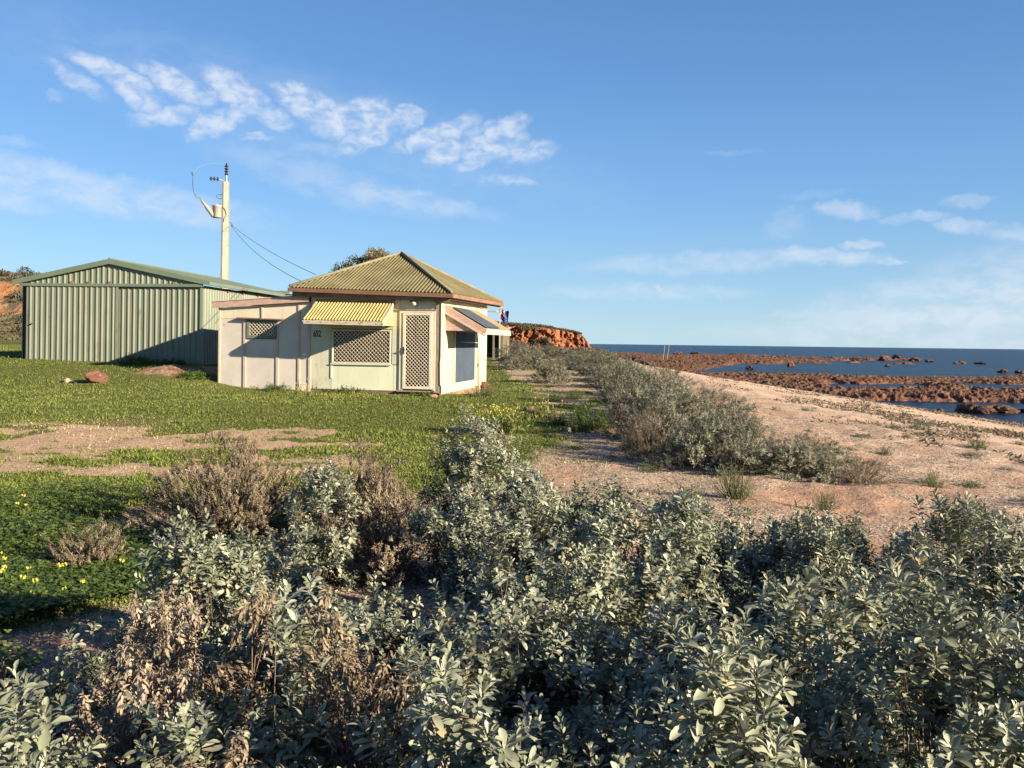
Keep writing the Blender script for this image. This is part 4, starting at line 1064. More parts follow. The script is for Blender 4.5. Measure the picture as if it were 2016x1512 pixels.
# ---- saltbushes in the foreground, one mesh each
GM = 'saltbushes massed in the right foreground'
near = [
    # x, y, w, h, shoots, label, group
    (.62, 5.0, 1.0, .66, 430, 'grey-green saltbush at the back edge of the dense mass, behind the tall shoots', None),
    (1.30, 5.1, .9, .60, 400, 'low saltbush at the back of the mass beside the bare red sand', None),
    (1.95, 4.95, .95, .58, 420, None, GM), (2.75, 4.8, 1.05, .64, 440, None, GM), (3.5, 4.6, 1.0, .60, 380, None, GM),
    (.10, 4.15, .75, .86, 430, 'tall saltbush with bright upright shoots at the middle of the picture', None),
    (.78, 4.0, .7, .80, 420, 'tall rounded saltbush just right of the middle, catching the sun', None),
    (1.45, 4.0, .95, .64, 420, None, GM), (2.2, 3.9, .95, .68, 430, None, GM), (2.95, 3.8, 1.0, .68, 400, None, GM),
    (-.60, 3.7, .85, .50, 360, 'low blue-green saltbush lying in deep shade beside the tall dead one', None),
    (-.02, 3.1, .8, .66, 420, None, GM), (.62, 3.05, .8, .62, 420, None, GM), (1.30, 3.0, .85, .68, 430, None, GM), (2.0, 3.0, .9, .70, 430, None, GM), (2.65, 2.95, .9, .66, 360, None, GM),
    (.30, 2.35, .6, .62, 330, None, GM), (1.15, 2.15, .65, .86, 430, 'large-leaved saltbush in the bottom right of the picture', None),
    (1.75, 2.2, .7, .66, 360, None, GM), (.75, 2.3, .55, .60, 300, None, GM),
    (-.12, 2.0, .40, .90, 260, 'upright pale saltbush at the bottom edge beside the dead brown one', None),
    (.47, 1.85, .5, .84, 300, 'saltbush with broad silvery leaves at the bottom edge, right of the middle', None),
    (.15, 1.6, .5, .62, 260, None, GM), (.85, 1.55, .5, .66, 280, None, GM), (1.3, 1.6, .45, .64, 240, None, GM),
    (-1.42, 4.0, .62, .70, 300, 'pale green saltbush standing left of the dead patch, beside the litter', None),
    (-.60, 2.3, .17, .84, 60, 'slender saltbush shoot between the dead brown bushes', None),
    (-1.09, 1.80, .26, .74, 100, 'saltbush in the bottom left corner of the picture', None),
    (-1.25, 5.5, .65, .62, 300, 'small grey-green saltbush between the two brown bushes', None),
    (-.35, 7.2, 1.05, .82, 520, 'tall silvery saltbush standing alone against the lawn', None),
    (.22, 6.5, .60, .68, 320, 'saltbush beside the shell path, right of the tall silvery one', None),
    (-.28, 5.4, .7, .62, 360, 'saltbush in front of the tall silvery one', None),
    (-.38, 1.75, .45, .58, 200, 'low mixed saltbush at the bottom edge under the dead shoots', None),
    (-.95, 3.25, .5, .50, 190, 'low saltbush among the dead cream shoots', None),
    (-1.55, 3.05, .45, .40, 150, 'low silvery saltbush at the rim of the shaded litter', None),
    (-1.30, 2.25, .40, .52, 170, 'low saltbush in front of the bleached dead bush', None),
    (-.82, 2.28, .36, .60, 160, 'small saltbush between the bleached and the brown dead bushes', None),
    (-.26, 2.65, .5, .56, 240, 'saltbush right behind the tall dead brown bush', None),
    (-.70, 3.05, .5, .52, 230, 'low dark saltbush behind the small one among the dead bushes', None),
    (-1.72, 3.75, .30, .34, 90, 'smallest saltbush, on the sunlit edge of the litter at left', None),
    (1.65, 4.4, .8, .66, 380, None, GM), (2.45, 4.35, .85, .66, 380, None, GM), (3.2, 4.2, .85, .62, 360, None, GM), (1.0, 4.55, .75, .66, 360, None, GM),
    (.30, 3.55, .6, .74, 340, None, GM), (1.7, 3.45, .7, .66, 340, None, GM), (2.4, 3.4, .7, .70, 340, None, GM), (.95, 2.65, .6, .70, 320, None, GM), (1.65, 2.6, .6, .68, 300, None, GM), (2.2, 2.5, .6, .62, 280, None, GM),
]
GML = 'grey-green saltbush in the dense sunlit mass filling the right foreground'
for i, (x, y, w, h, ns, lab, grp) in enumerate(near):
    g_ = bush_geo(100 + i, w * 1.02, h * (.95 + .2 * rng.random()), int(ns * 1.8), 17, .040 * (.84 + .32 * rng.random()), .0185, 'spoon', .075, (.2, 1.45), .30, (-.1, .6), .25, .62, lump=.50, wide=.9, stem_frac=.12, clump=11, spread=.050)
    shrub('saltbush', lab or GML, 'shrub', x, y, g_, M['saltbush'], M['twig'], grp)

# ---- dead and dying bushes
def dead(x, y, w, h, ns, mat_, lab, seed, L=.03, W=.009, per=28, sl=.085, lump=.30):
    g_ = bush_geo(seed, w, h, int(ns * 1.35), per, L * .8, W * 1.15, 'oval', sl, (.5, 2.5), .35, (.4, 1.6), .45, .35, lump=lump * 1.3, wide=.8, stem_frac=.25, clump=6, spread=.035, base_low=0)
    shrub('dead_bush', lab, 'shrub', x, y, g_, M[mat_], M['dead_twig'])
dead(-2.33, 6.9, 1.42, .80, 1150, 'dead_grey', 'wide round brown dead bush at the edge of the grass', 301, .022, .007)
dead(-1.15, 6.6, 1.10, .82, 850, 'dead_grey', 'brown dead bush touching the tall silvery saltbush', 302, .023, .007)
dead(-.82, 5.55, .48, .70, 300, 'dead_leaf', 'narrow brown dead bush with bare upright twigs in the middle of the picture', 303, .024, .008)
dead(-2.90, 5.75, .52, .34, 230, 'dead_grey', 'small low brown dead bush alone on the dark green clover', 304, .020, .006)
dead(-.47, 2.4, .46, .80, 380, 'dead_leaf', 'tall dead brown bush with hanging withered leaves at the bottom', 305, .023, .0075)
dead(-1.15, 2.6, .72, .66, 420, 'dead_pale', 'dead bush with bleached cream leaves in the lower left', 306, .024, .0085)
dead(-.93, 2.95, .36, .70, 150, 'dead_leaf', 'thin dead brown bush behind the bleached cream one', 307, .024, .008)
dead(-.74, 1.85, .62, .66, 330, 'dead_leaf', 'dying brown bush along the bottom edge of the picture', 308, .024, .008)
dead(-1.32, 3.2, .5, .56, 170, 'dead_pale', 'bleached dead bush between litter and pale saltbush', 309, .025, .009)
dead(-1.85, 4.55, .30, .34, 90, 'dead_pale', 'small half dead bush on the shell litter', 310, .022, .008)
dead(-2.12, 3.35, .22, .30, 40, 'dead_leaf', 'little dead sprig at the edge of the shaded litter', 311, .026, .009)
dead(-.62, 1.45, .4, .62, 140, 'dead_leaf', 'dead twiggy bush at the very bottom, left of the middle', 312, .026, .009)

# ---- bank of bushes above the beach: three kinds, then copies
pro = []
for k, (lm, w, h, ns, lump) in enumerate((('saltbush_far', 1.2, .9, 760, .36), ('saltbush_far', 1.3, .8, 760, .42), ('dead_grey', 1.1, .7, 700, .34), ('saltbush', 1.2, .9, 720, .38))):
    pro.append(bush_geo(400 + k, w, h, ns, 14, .046 if k != 2 else .032, .019 if k != 2 else .011, 'diamond', .09, (.3, 1.35), .12, (-.05, .3), .35, .6, lump=lump * 1.3, clump=9, spread=.05, wide=.8, stem_frac=.2, base_low=0))
bank = [  # x, y, w, h, kind
    (4.15, 9.9, .75, .40, 2), (3.55, 10.3, .95, .52, 1), (3.75, 10.9, .9, .5, 0), (2.95, 10.5, .95, .66, 0), (2.42, 10.8, 1.0, .86, 1), (3.05, 11.6, 1.1, .82, 3), (1.98, 11.7, .95, .74, 2),
    (2.4, 12.8, 1.2, .95, 0), (3.3, 12.8, 1.1, .74, 1), (4.25, 11.5, .8, .36, 1), (1.95, 13.5, .9, .7, 2), (2.7, 14.6, 1.3, 1.0, 3), (3.7, 14.6, 1.2, .72, 0), (2.3, 16.0, 1.0, .9, 0), (3.1, 16.8, 1.4, 1.0, 1), (4.0, 17, 1.2, .66, 2),
    (2.75, 18.6, 1.3, 1.05, 1), (3.75, 19.6, 1.3, .85, 0), (2.95, 21.8, 1.4, 1.05, 3), (3.7, 22.4, 1.5, .75, 0), (3.1, 25.2, 1.6, 1.12, 0), (3.7, 26, 1.6, .8, 1), (3.7, 29.5, 1.7, 1.0, 3), (4.2, 31, 1.8, .7, 0), (4.4, 35, 1.8, .8, 1), (4.6, 39, 2.2, .8, 0),
    (1.40, 28.3, 1.45, 1.0, 3), (.9, 42, 2.6, 1.1, 1), (.05, 39, 1.2, .85, 0), (2.6, 47, 1.8, .6, 2), (.4, 52, 2.6, 1.2, 0), (2.6, 58, 3.0, .9, 1), (5.0, 58, 2.6, .7, 2), (3.3, 34, 1.6, .85, 0), (3.2, 40, 1.9, .95, 3), (5.0, 46, 2.2, .9, 1), (4.4, 52, 2.4, 1.0, 0), (6.2, 62, 3.0, 1.0, 1), (.7, 66, 3.2, 1.3, 0), (3.6, 70, 3.4, .9, 1), (1.6, 80, 4.0, 1.3, 2), (6.0, 80, 3.4, .7, 0), (0, 92, 5, 1.5, 1), (5, 100, 5, 1.0, 0), (9, 110, 5, .9, 1),
]
GB = 'grey-green bushes along the bank above the beach'
GF = 'grey bushes between the shack and the red cliff'
special = {0: 'low brown bush at the near seaward end of the bank beside bare sand', 4: 'tall leafy bush at the near left corner of the long bank', 6: 'dry grey-brown bush at the foot of the bank facing the shell path',
           26: 'leafy grey-green bush alone on the grass between shack and bank', 28: 'dark rounded bush at the corner of the olive hut'}
names_lab = {0: 'grey-green bush in the long bank above the beach', 1: 'grey-green bush in the long bank above the beach', 3: 'grey-green bush in the long bank above the beach', 2: 'dry grey-brown bush in the long bank above the beach'}
names_far = {0: 'grey-green bush between the shack and the red cliff', 1: 'grey-green bush between the shack and the red cliff', 3: 'grey-green bush between the shack and the red cliff', 2: 'dry grey-brown bush between the shack and the red cliff'}
protos = {}
dims = [(1.2, .9), (1.3, .8), (1.1, .7), (1.2, .9)]
mats_ = ['saltbush_far', 'saltbush_far', 'dead_grey', 'saltbush_far']
for i, (x, y, w, h, k) in enumerate(bank):
    far = i >= 26
    lab = special.get(i) or (names_far if far else names_lab)[k]
    grp = None if i in special else (GF if far else GB) + (', dry ones' if k == 2 else '')
    sc = (w * 1.12 / dims[k][0], w * 1.12 / dims[k][0], h * .86 / dims[k][1])
    rz = random.random() * 6.28
    if k not in protos:
        protos[k] = shrub('coastal_bush', lab, 'shrub', x, y, pro[k], M[mats_[k]], M['twig'], grp, rz)
        protos[k].scale = sc
    else:
        c = copy_shrub(protos[k], x, y, rz, sc, lab, None)
        if 'group' in c: del c['group']
        if grp: c['group'] = grp

# ---- small herbs and dry tufts
def herb(x, y, w, h, ns, mat_, lab, seed, L=.03, W=.012, name='herb', cat='plant', per=9, up=.9):
    g_ = bush_geo(seed, w, h, ns, per, L, W, 'diamond', h * .5, (.4, 1.4), .3, (0, .4), .3, up)
    return shrub(name, lab, cat, x, y, g_, M[mat_], M['stalk'])
herb(1.32, 14.3, .9, .42, 330, 'herb', 'leafy green weed beside the shaded shell path', 501, .05, .022)
herb(.85, 14.9, .6, .25, 200, 'herb', 'low green weed beside a pale stone', 502, .04, .02)
herb(-.75, 21.0, .95, .30, 260, 'dead_grey', 'low dry grey shrub in front of the shack corner', 503, .03, .008, 'dry_shrub', 'shrub')
herb(.9, 19.4, .7, .22, 200, 'herb', 'dark green herb patch on the litter behind the yellow flowers', 504)
herb(1.55, 20.2, .8, .24, 200, 'grass', 'olive herb patch near the foot of the bank', 505)
herb(1.75, 10.4, .3, .12, 60, 'herb', 'tiny green seedling in the middle of the shell path', 506)
herb(8.7, 17.6, .6, .22, 160, 'saltbush_far', 'low grey tuft on the open sand', 507, .04, .008)
herb(8.2, 14.6, .5, .16, 120, 'grass', 'small green tuft on the littered sand', 508, .04, .008)
herb(-11.4, 25.25, 1.0, .22, 260, 'herb', 'leafy weeds at the foot of the shed doors', 509, .06, .04)
herb(-10.4, 25.2, .9, .18, 200, 'herb', 'weeds in the shade against the shed doors', 510, .06, .04)
herb(-6.3, 21.8, 1.0, .15, 200, 'herb', 'dark green weeds at the foot of the lean-to', 511, .04, .025)
herb(-4.3, 21.40, 1.2, .11, 200, 'herb', 'dark green weeds along the wall under the front window', 512, .05, .03)
herb(-2.2, 20.9, .7, .12, 150, 'herb', 'green weeds under the shack corner post', 513, .05, .03)
herb(-8.75, 22.6, .9, .16, 240, 'herb', 'green weeds at the edge of the shade by the lean-to', 514, .05, .03)
tp = herb(5.6, 12.4, .36, .12, 90, 'saltbush_far', 'low grey-green tuft scattered over the sand right of the bank', 516, .032, .010, 'sand_tuft')
tp['group'] = 'low tufts scattered over the sand'
rt = random.Random(9); k_ = 0
while k_ < 36:
    Y = rt.uniform(8.3, 24); X = rt.uniform(4.3, min(.62 * Y + .3, 12))
    if X < 4.9 and Y > 10.5: continue
    s_ = rt.uniform(.45, 1.25); k_ += 1
    copy_shrub(tp, X, Y, rt.uniform(0, 6.28), (s_ * rt.uniform(.8, 1.4), s_, s_ * rt.uniform(.35, .75)), tp['label'])
tf = herb(2.35, 8.6, .5, .42, 150, 'dead_grey', 'wispy dry tuft in front of the bank', 515, .03, .006, 'dry_tuft', 'plant')
for x, y, s, lab in ((1.75, 7.9, .7, 'wispy dry tuft on the left side of the red sand'), (3.1, 8.15, .6, 'wispy dry tuft at the near edge of the red sand'), (4.9, 9.6, .6, 'wispy dry tuft on the litter right of the bank'), (5.6, 8.3, .8, 'wispy dry tuft on the sand at the right edge')):
    copy_shrub(tf, x, y, x, (s, s, s), lab)

# ---- trees
def tree(x, y, z, blobs, seed, label, trunk_top, leaf=.11, group=None):
    r = np.random.default_rng(seed)
    T = thing('coastal_tree', label, 'tree', (x, y, z), 0, group)
    Ps, Ds, vr = [], [], []
    tw = MB()
    tw.tube([(0, 0, -.3), (.08, 0, trunk_top * .5), (.0, 0, trunk_top)], [.16, .12, .08], 7)
    for (bx, by, bz, rx, rz_, n, vs) in blobs:
        tw.tube([(0, 0, trunk_top * .6), (bx * .5, by * .5, (trunk_top * .6 + bz) / 2 - .1), (bx, by, bz)], [.07, .045, .02], 5)
        u = norm(r.normal(0, 1, (n, 3))); q = r.uniform(.25, 1.0, n) ** .5
        l = fbm(u[:, 0] * 2.5 + bx * 3, u[:, 1] * 2.5 + u[:, 2] * 2, seed, 3)
        p = u * q[:, None] * (0.55 + .9 * l)[:, None] * np.array([rx, rx, rz_]) + np.array([bx, by, bz])
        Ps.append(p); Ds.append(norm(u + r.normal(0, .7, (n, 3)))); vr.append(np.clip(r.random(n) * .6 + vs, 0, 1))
    tw.build('trunk', M['bark'], T)
    P = np.concatenate(Ps); D = np.concatenate(Ds); v = np.concatenate(vr); n = len(P)
    V, Q, k = leaf_geo(P, D, norm(r.normal(0, 1, (n, 3)) + np.array([0, 0, .6])), leaf * r.uniform(.6, 1.3, n), leaf * .45 * r.uniform(.6, 1.2, n), 'diamond', .1, .2)
    link_mesh('crown', np_mesh('crown', V, Q, {'var': np.repeat(v, k)}), M['tree_leaf'], T, True)
tx = lambda px, Y: (px - 1008) / F * Y
tree(tx(715, 40), 40, .5, [(.60, 0, 4.80, .78, .80, 4200, .5), (.1, .2, 4.75, .7, .5, 1000, .25), (-.4, 0, 4.75, .6, .45, 800, .02), (-.9, 0, 4.45, .55, .40, 700, .0), (-1.3, 0, 4.15, .5, .35, 500, .0), (.2, 0, 3.9, 1.0, .6, 900, .05)], 601, 'bushy dark tree with sunlit olive top rising behind the shack roof', 3.6)  # last value per clump: sunlight put into leaf colour, paler right, darker left
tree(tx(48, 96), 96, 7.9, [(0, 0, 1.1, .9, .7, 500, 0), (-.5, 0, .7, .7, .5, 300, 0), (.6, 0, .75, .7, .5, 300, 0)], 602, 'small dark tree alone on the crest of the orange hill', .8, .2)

# ---- scrub on the hill and the cliff (ground cover)
def scatter_scrub(name, P, size, seed, label, mat_='scrub', per=40):
    r = np.random.default_rng(seed); n = len(P)
    S = np.repeat(size, per); u = norm(r.normal(0, 1, (n * per, 3))); u[:, 2] = np.abs(u[:, 2])
    p = np.repeat(P, per, 0) + u * np.stack([S, S, S * .6], 1) * r.uniform(.4, 1, (n * per, 1))
    D = norm(u + r.normal(0, .6, (n * per, 3)) + np.array([0, 0, .4]))
    V, Q, k = leaf_geo(p, D, norm(r.normal(0, 1, (n * per, 3)) + np.array([0, 0, .5])), S * .34, S * .2, 'diamond', .1, .2)
    var = np.clip(np.repeat(r.random(n), per) * .7 + r.random(n * per) * .4, 0, 1)
    o = link_mesh(name, np_mesh(name, V, Q, {'var': np.repeat(var, k)}), M[mat_], None, True)
    tag(o, label, 'scrub', None, 'stuff')
def cliff_points():
    Xg, Yg, Z, veg = CL
    r = np.random.default_rng(11)
    idx = np.flatnonzero((veg.ravel() > .5) & (Yg.ravel() < 235) & (Xg.ravel() > -30) & (Xg.ravel() < 19))
    idx = r.choice(idx, min(2600, len(idx)), False)
    return np.stack([Xg.ravel()[idx], Yg.ravel()[idx], Z.ravel()[idx]], 1), r.uniform(.35, 1.0, len(idx))
p_, s_ = cliff_points(); scatter_scrub('cliff_scrub', p_, s_, 12, 'low dark scrub growing over the top and ledges of the red cliff')
def hill_points():
    r = np.random.default_rng(13); n = 9000
    X = r.uniform(-95, -25, n); Y = r.uniform(58, 135, n); Z = hill_h(X, Y)
    keep = r.random(n) < ss(.44, .58, fbm(X * .16, Y * .12, 85) + .35 * ss(4.3, 1.8, Z) + .4 * ss(6.9, 7.6, Z) - .12)
    return np.stack([X, Y, Z], 1)[keep], r.uniform(.3, .9, n)[keep]
p_, s_ = hill_points(); scatter_scrub('hill_scrub', p_, s_, 14, 'low grey brown scrub covering the hill behind the shed')

# ---- lawn, clover, litter
def scatter(n, x0, x1, y0, y1, seed, dens, power=1.0):
    """points denser near the viewer"""
    r = np.random.default_rng(seed)
    u = r.random(n); Y = (y0 ** -power + u * (y1 ** -power - y0 ** -power)) ** (-1 / power)
    X = r.uniform(-1, 1, n)
    lo, hi = np.maximum(x0, -.68 * Y - .5), np.minimum(x1, .68 * Y + .5)
    X = lo + (X + 1) / 2 * (hi - lo)
    ok = (hi > lo) & (r.random(n) < dens(X, Y))
    return X[ok], Y[ok], r
def build_grass():
    X, Y, r = scatter(300000, -30, 2.6, 4.5, 50, 701, lambda x, y: np.clip(masks(x, y)['grass'] * (1.05 - .55 * masks(x, y)['dry']) + .05 + .16 * masks(x, y)['track'] * ss(.5, .7, fbm(x * 3, y * 3, 77)), 0, 1) * np.where((y < 7.5) & (x > -2.2), 0, 1), .55)
    lx, ly = to_local(HC, HA, X, Y)
    ok = ~((lx > -6.5) & (lx < .25) & (ly > -.28) & (ly < 4.5)) & ~((lx > 0) & (lx < .55) & (ly > -.1) & (ly < 5.6) & (r.random(len(X)) < .8))
    X, Y = X[ok], Y[ok]
    n = len(X); Z = height(X, Y)
    mk = masks(X, Y)
    D = norm(np.stack([r.normal(0, .55, n), r.normal(0, .55, n), r.uniform(.35, 1.2, n)], 1))
    hgt = (.018 + .026 * fbm(X * 1.2, Y * 1.2, 702)) * r.uniform(.6, 1.5, n) * (1 + .35 * ss(15, 30, Y)) * (1 + 1.1 * ss(.55, .72, fbm(X * 1.9, Y * 1.9, 705)))
    wid = .0045 + .0011 * Y ** .8
    wid = wid * r.uniform(.7, 1.4, n)
    V, Q, k = leaf_geo(np.stack([X, Y, Z - .004], 1), D, norm(r.normal(0, 1, (n, 3))), hgt, wid, 'diamond', .25, .2)
    var = np.clip(r.random(n) * .55 + (fbm(X * .5, Y * .5, 703) - .4) * .8 + .5 * mk['dry'] * r.random(n) + .5 * (mk['grass'] < .4) * r.random(n), 0, 1)
    o = link_mesh('lawn_grass', np_mesh('lawn_grass', V, Q, {'var': np.repeat(var, k)}), M['grass'], None, True)
    tag(o, 'short green weedy lawn between the bushes and the shack', 'grass', None, 'stuff')
build_grass()
def build_clover():
    dens = lambda x, y: ss(.35, .7, masks(x, y)['grass']) * np.where(x < -1.9 - .0 * y, 1, 0) * ss(8.9, 7.9, y + (vn(x * 1.3, y * 1.3, 5) - .5))
    X, Y, r = scatter(52000, -9, -1.8, 3.2, 9.2, 711, dens, .6)
    n = len(X)
    Hh = .04 + .12 * fbm(X * 1.4, Y * 1.4, 712) * r.uniform(.5, 1.1, n)
    P = np.stack([X, Y, height(X, Y) + Hh], 1)
    Vs, Qs, vs = [], [], []; off = 0
    tilt = norm(np.stack([r.normal(0, .35, n), r.normal(0, .35, n), np.ones(n)], 1))
    a0 = r.uniform(0, 6.28, n); ref = norm(np.cross(tilt, np.array([.2, .9, .1]))); bt = np.cross(tilt, ref)
    base = r.random(n)
    for j in range(3):
        a = a0 + j * 2.094
        D = norm(ref * np.cos(a)[:, None] + bt * np.sin(a)[:, None] + tilt * .15)
        V, Q, k = leaf_geo(P, D, tilt, .020 * r.uniform(.7, 1.3, n), .019 * r.uniform(.8, 1.2, n), 'diamond', -.15, -.2)
        Vs.append(V); Qs.append(Q + off); off += len(V); vs.append(np.repeat(np.clip(base * .8 + r.normal(0, .1, n), 0, 1), k))
    o = link_mesh('clover', np_mesh('clover', np.concatenate(Vs), np.concatenate(Qs), {'var': np.concatenate(vs)}), M['herb'], None, True)
    tag(o, 'lush dark green clover on the left beside the dead bush', 'clover', None, 'stuff')
build_clover()
def build_litter():
    def dens(x, y):
        m = masks(x, y)
        return np.clip((.25 + 1.1 * ss(.42, .58, fbm(x * .9, y * .9, 91))) * (1 - m['grass']) * (1 - .72 * m['beach']) * (1 - .8 * m['red']) * (1 - .55 * m['track']), 0, 1)
    X, Y, r = scatter(150000, -6, 14, 2.5, 34, 721, dens, .7)
    n = len(X)
    a = r.uniform(0, 6.28, n)
    D = norm(np.stack([np.cos(a), np.sin(a), r.normal(.1, .25, n)], 1))
    L = r.uniform(.008, .026, n) * (1 + .04 * Y)
    V, Q, k = leaf_geo(np.stack([X, Y, height(X, Y) + .004], 1), D, norm(np.stack([r.normal(0, .5, n), r.normal(0, .5, n), np.ones(n)], 1)), L, L * r.uniform(.15, .5, n), 'diamond', .3, .3)
    o = link_mesh('shell_litter', np_mesh('shell_litter', V, Q, {'var': np.repeat(r.random(n), k)}), M['litter'], None, True)
    tag(o, 'bleached shell and leaf litter strewn between the bushes', 'litter', None, 'stuff')
    # dark seaweed crumbs on the beach
    def dens2(x, y):
        m = masks(x, y)
        s = (x - crest(y)) / (shore(y) - crest(y))
        return np.clip(m['beach'] * ss(.50, .66, fbm(x * .6, y * .35, 731)) * ss(.99, .9, s) + m['wrack'], 0, 1)
    X, Y, r = scatter(90000, 4, 24, 9, 90, 722, dens2, .8)
    n = len(X); a = r.uniform(0, 6.28, n)
    D = norm(np.stack([np.cos(a), np.sin(a), np.abs(r.normal(.25, .3, n))], 1)); L = r.uniform(.03, .09, n) * (1 + .012 * Y)
    V, Q, k = leaf_geo(np.stack([X, Y, height(X, Y) + .004], 1), D, norm(r.normal(0, 1, (n, 3)) + np.array([0, 0, .8])), L, L * .4, 'diamond', .3, .3)
    o = link_mesh('beach_wrack', np_mesh('beach_wrack', V, Q, {'var': np.repeat(r.random(n), k)}), M['dead_grey'], None, True)
    tag(o, 'dark dried seaweed strewn along the sandy beach', 'seaweed', None, 'stuff')
build_litter()

# ---- yellow flowers
def flower_proto():
    T = thing('yellow_flower', 'nodding yellow flower on a thin stalk in the clover at the left edge', 'flower', (0, 0, 0), 0, 'yellow flowers in the clover')
    b = MB(); b.tube([(0, 0, -.05), (.01, 0, .12), (.03, .005, .22), (.055, .01, .245)], [.0028, .0024, .002, .002], 4); b.build('stalk', M['stalk'], T)
    b = MB()
    for j in range(4):
        a = j * 1.7; c = Vector((.055 + .012 * math.cos(a), .01 + .012 * math.sin(a), .243 + .004 * j))
        d = Vector((math.cos(a), math.sin(a), -.25)).normalized(); s = d.cross(Vector((0, 0, 1))).normalized()
        for e in range(5):
            dd = (d * .6 + s * math.cos(e * 1.257) * .8 + Vector((0, 0, 1)) * math.sin(e * 1.257) * .8).normalized(); ee = dd.cross(d).normalized()
            p = c + dd * .014
            b.add([c, p + ee * .0065, c + dd * .022, p - ee * .0065], [(0, 1, 2, 3)])
    b.build('petals', M['petal'], T)
    return T
fl = flower_proto(); first = True
rf_ = random.Random(5)
spots = []
while len(spots) < 28:
    Y = rf_.uniform(3.7, 8.3); X = rf_.uniform(-.63 * Y, -2.5)
    if Y > 6 and rf_.random() < .6: continue
    if float(masks(np.array([X]), np.array([Y]))['grass'][0]) < .6: continue
    spots.append((X, Y))
for X, Y in spots:
    s = rf_.uniform(.42, .62)
    if first: o = fl; first = False
    else:
        o = fl.copy(); COL.objects.link(o)
        for ch in fl.children:
            d = ch.copy(); COL.objects.link(d); d.parent = o
    o.location = (X, Y, hz(X, Y)); o.rotation_euler = (0, 0, rf_.uniform(0, 6.28)); o.scale = (s, s, s)
def yellow_patch(x, y, w, n, seed, lab):
    r = np.random.default_rng(seed)
    T = thing('flowering_weed', lab, 'plant', (x, y, hz(x, y)))
    a = r.normal(0, .45, (n, 2)) * w * np.array([1, .6]); top = np.stack([a[:, 0], a[:, 1], r.uniform(.22, .48, n)], 1)
    B0 = top * np.array([.9, .9, 0]); SV, SQ = stem_geo(B0, top * np.array([.95, .95, .6]), top, np.full(n, .004), np.full(n, .003))
    D = norm(r.normal(0, .5, (n * 9, 3)) + np.array([0, 0, .8])); p = np.repeat(B0, 9, 0) + np.repeat(top - B0, 9, 0) * r.random((n * 9, 1)) * .75
    V, Q, k = leaf_geo(p, D, norm(r.normal(0, 1, (n * 9, 3))), .07 * r.uniform(.6, 1.3, n * 9), .018, 'diamond', .3, .2)
    link_mesh('leaves', np_mesh('leaves', V, Q, {'var': np.repeat(r.random(n * 9), k)}), M['grass'], T, True)
    link_mesh('stalks', np_mesh('stalks', SV, SQ), M['stalk'], T)
    pp = np.repeat(top, 3, 0) + r.normal(0, .012, (len(top) * 3, 3))
    V, Q, k = leaf_geo(pp, norm(r.normal(0, 1, (len(pp), 3))), norm(r.normal(0, 1, (len(pp), 3))), .02, .016, 'diamond', .1, .2)
    tag(link_mesh('petals', np_mesh('petals', V, Q), M['petal'], T), kind='stuff')
yellow_patch(-.28, 13.6, .48, 130, 801, 'clump of tall yellow flowering weeds at the edge of the lawn')
yellow_patch(.55, 15.6, .4, 30, 802, 'sparse yellow flowering weed on the litter near a hollow stone')
yellow_patch(-4.6, 19.0, .6, 14, 803, 'few yellow flowers in the lawn before the window')

# ---- stones
def rock(name, x, y, sx, sy, sz, mat_, lab, seed, z=None, group=None, cat='rock', sub=4, rough=.35, sink=.25):
    import bmesh
    bm = bmesh.new(); bmesh.ops.create_icosphere(bm, subdivisions=sub, radius=1)
    v = np.array([p.co for p in bm.verts])
    d = 1 + rough * (fbm(v[:, 0] * 1.6 + seed, v[:, 1] * 1.6 + v[:, 2] * 1.3, seed, 4) - .5) * 2 + rough * .5 * (vn(v[:, 0] * 4 + v[:, 2] * 3, v[:, 1] * 4, seed) - .5)
    for p, k, q in zip(bm.verts, d, v): p.co = Vector((q[0] * k * sx, q[1] * k * sy, q[2] * k * sz))
    me = bpy.data.meshes.new(name); bm.to_mesh(me); bm.free()
    o = link_mesh(name, me, M[mat_], None, False)
    o.location = (x, y, (hz(x, y) if z is None else z) + sz * (1 - 2 * sink)); o.rotation_euler = (0, 0, seed * 1.3)
    tag(o, lab, cat, group)
    return o
rock('lawn_rock', -10.85, 21.7, .27, .2, .19, 'red_rock', 'smooth reddish rock lying on the lawn before the shed', 3, rough=.5)
rock('lawn_rock', -11.75, 21.9, .10, .08, .07, 'pale_rock', 'pale cream stone left of the reddish lawn rock', 4)
rock('lawn_rock', -11.35, 21.8, .2, .12, .04, 'pale_rock', 'flat pale slab beside the reddish lawn rock', 5)
rock('pale_stone', .98, 14.0, .06, .05, .05, 'pale_rock', 'pale knobbly stone beside the green weeds', 6)
rock('hollow_stone', .40, 17.0, .15, .10, .07, 'foundation', 'low hollowed stone near the yellow flowers', 7)
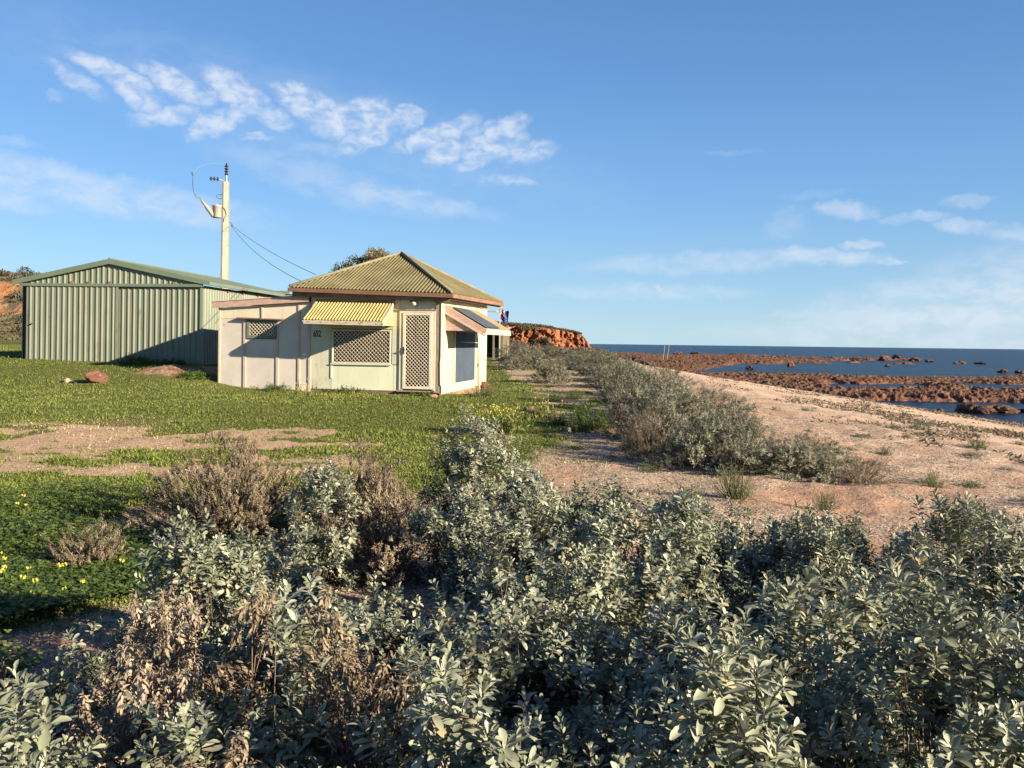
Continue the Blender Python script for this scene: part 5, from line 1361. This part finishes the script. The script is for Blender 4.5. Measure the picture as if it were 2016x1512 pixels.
rock('broken_brick', -1.9, 20.2, .14, .09, .06, 'foundation', 'broken orange block in the grass before the door', 8, rough=.1, sub=2)
rock('reef_boulder', 22.0, 39.6, .8, .5, .30, 'reef_rock', 'biggest brown rock standing in the near tide pool', 11, SEA_Z, rough=.85)
rock('reef_boulder', 23.4, 39.8, .7, .5, .24, 'reef_rock', 'jagged brown rock beside the biggest one in the near tide pool', 12, SEA_Z, rough=.85)
rock('reef_boulder', 20.4, 39.4, .18, .14, .12, 'reef_rock', 'little brown stone left of the rocks in the near tide pool', 13, SEA_Z)
rock('reef_boulder', 25.3, 39.9, .6, .4, .14, 'reef_rock', 'flat brown rock at the right edge of the near tide pool', 14, SEA_Z, rough=.85)
for i, (px_, py_, sx, sz, lab) in enumerate(((1558, 722, 1.1, .75, 'upright brown rock between the two far pools'), (1478, 728, .9, .5, 'brown rock in the narrow left end of the far pool'), (1740, 710, 2.2, 1.1, 'tallest pale-topped rock of the outer reef'), (1765, 709, 1.8, 1.3, 'jagged rock right of the tallest one on the outer reef'), (1800, 711, 2.0, .9, 'broad brown rock on the outer reef, third from the tallest'), (1830, 713, 1.8, .6, 'low brown rock at the right end of the outer reef'),
                                              (1748, 722, .8, .45, 'dark rock alone in the wide far pool'), (1890, 716, 1.9, .5, 'low rock out on the water toward the right'), (1930, 717, 2.0, .45, 'long low rock on the water right of its neighbour'), (1975, 734, 1.0, .4, 'low rock near the right edge in the wide pool'), (2008, 735, 1.0, .4, 'low rock at the right picture edge in the wide pool'), (1690, 711, 2.6, .5, 'flat dark rock left of the tall outer rocks'), (1335, 697, 3.0, .9, 'lumpy rock at the far left end of the reef'), (1370, 697, 2.6, .8, 'second lumpy rock at the far left end of the reef'))):
    dyy = py_ - (675 + .0125 * (px_ - 1008)); Y = 3.05 * F / dyy; X = (px_ - 1008) / F * Y
    rock('outer_rock', X, Y, sx * .62, sx * .4, sz * .62, 'reef_rock', lab, 20 + i, SEA_Z, rough=.85, sink=.3, sub=4)
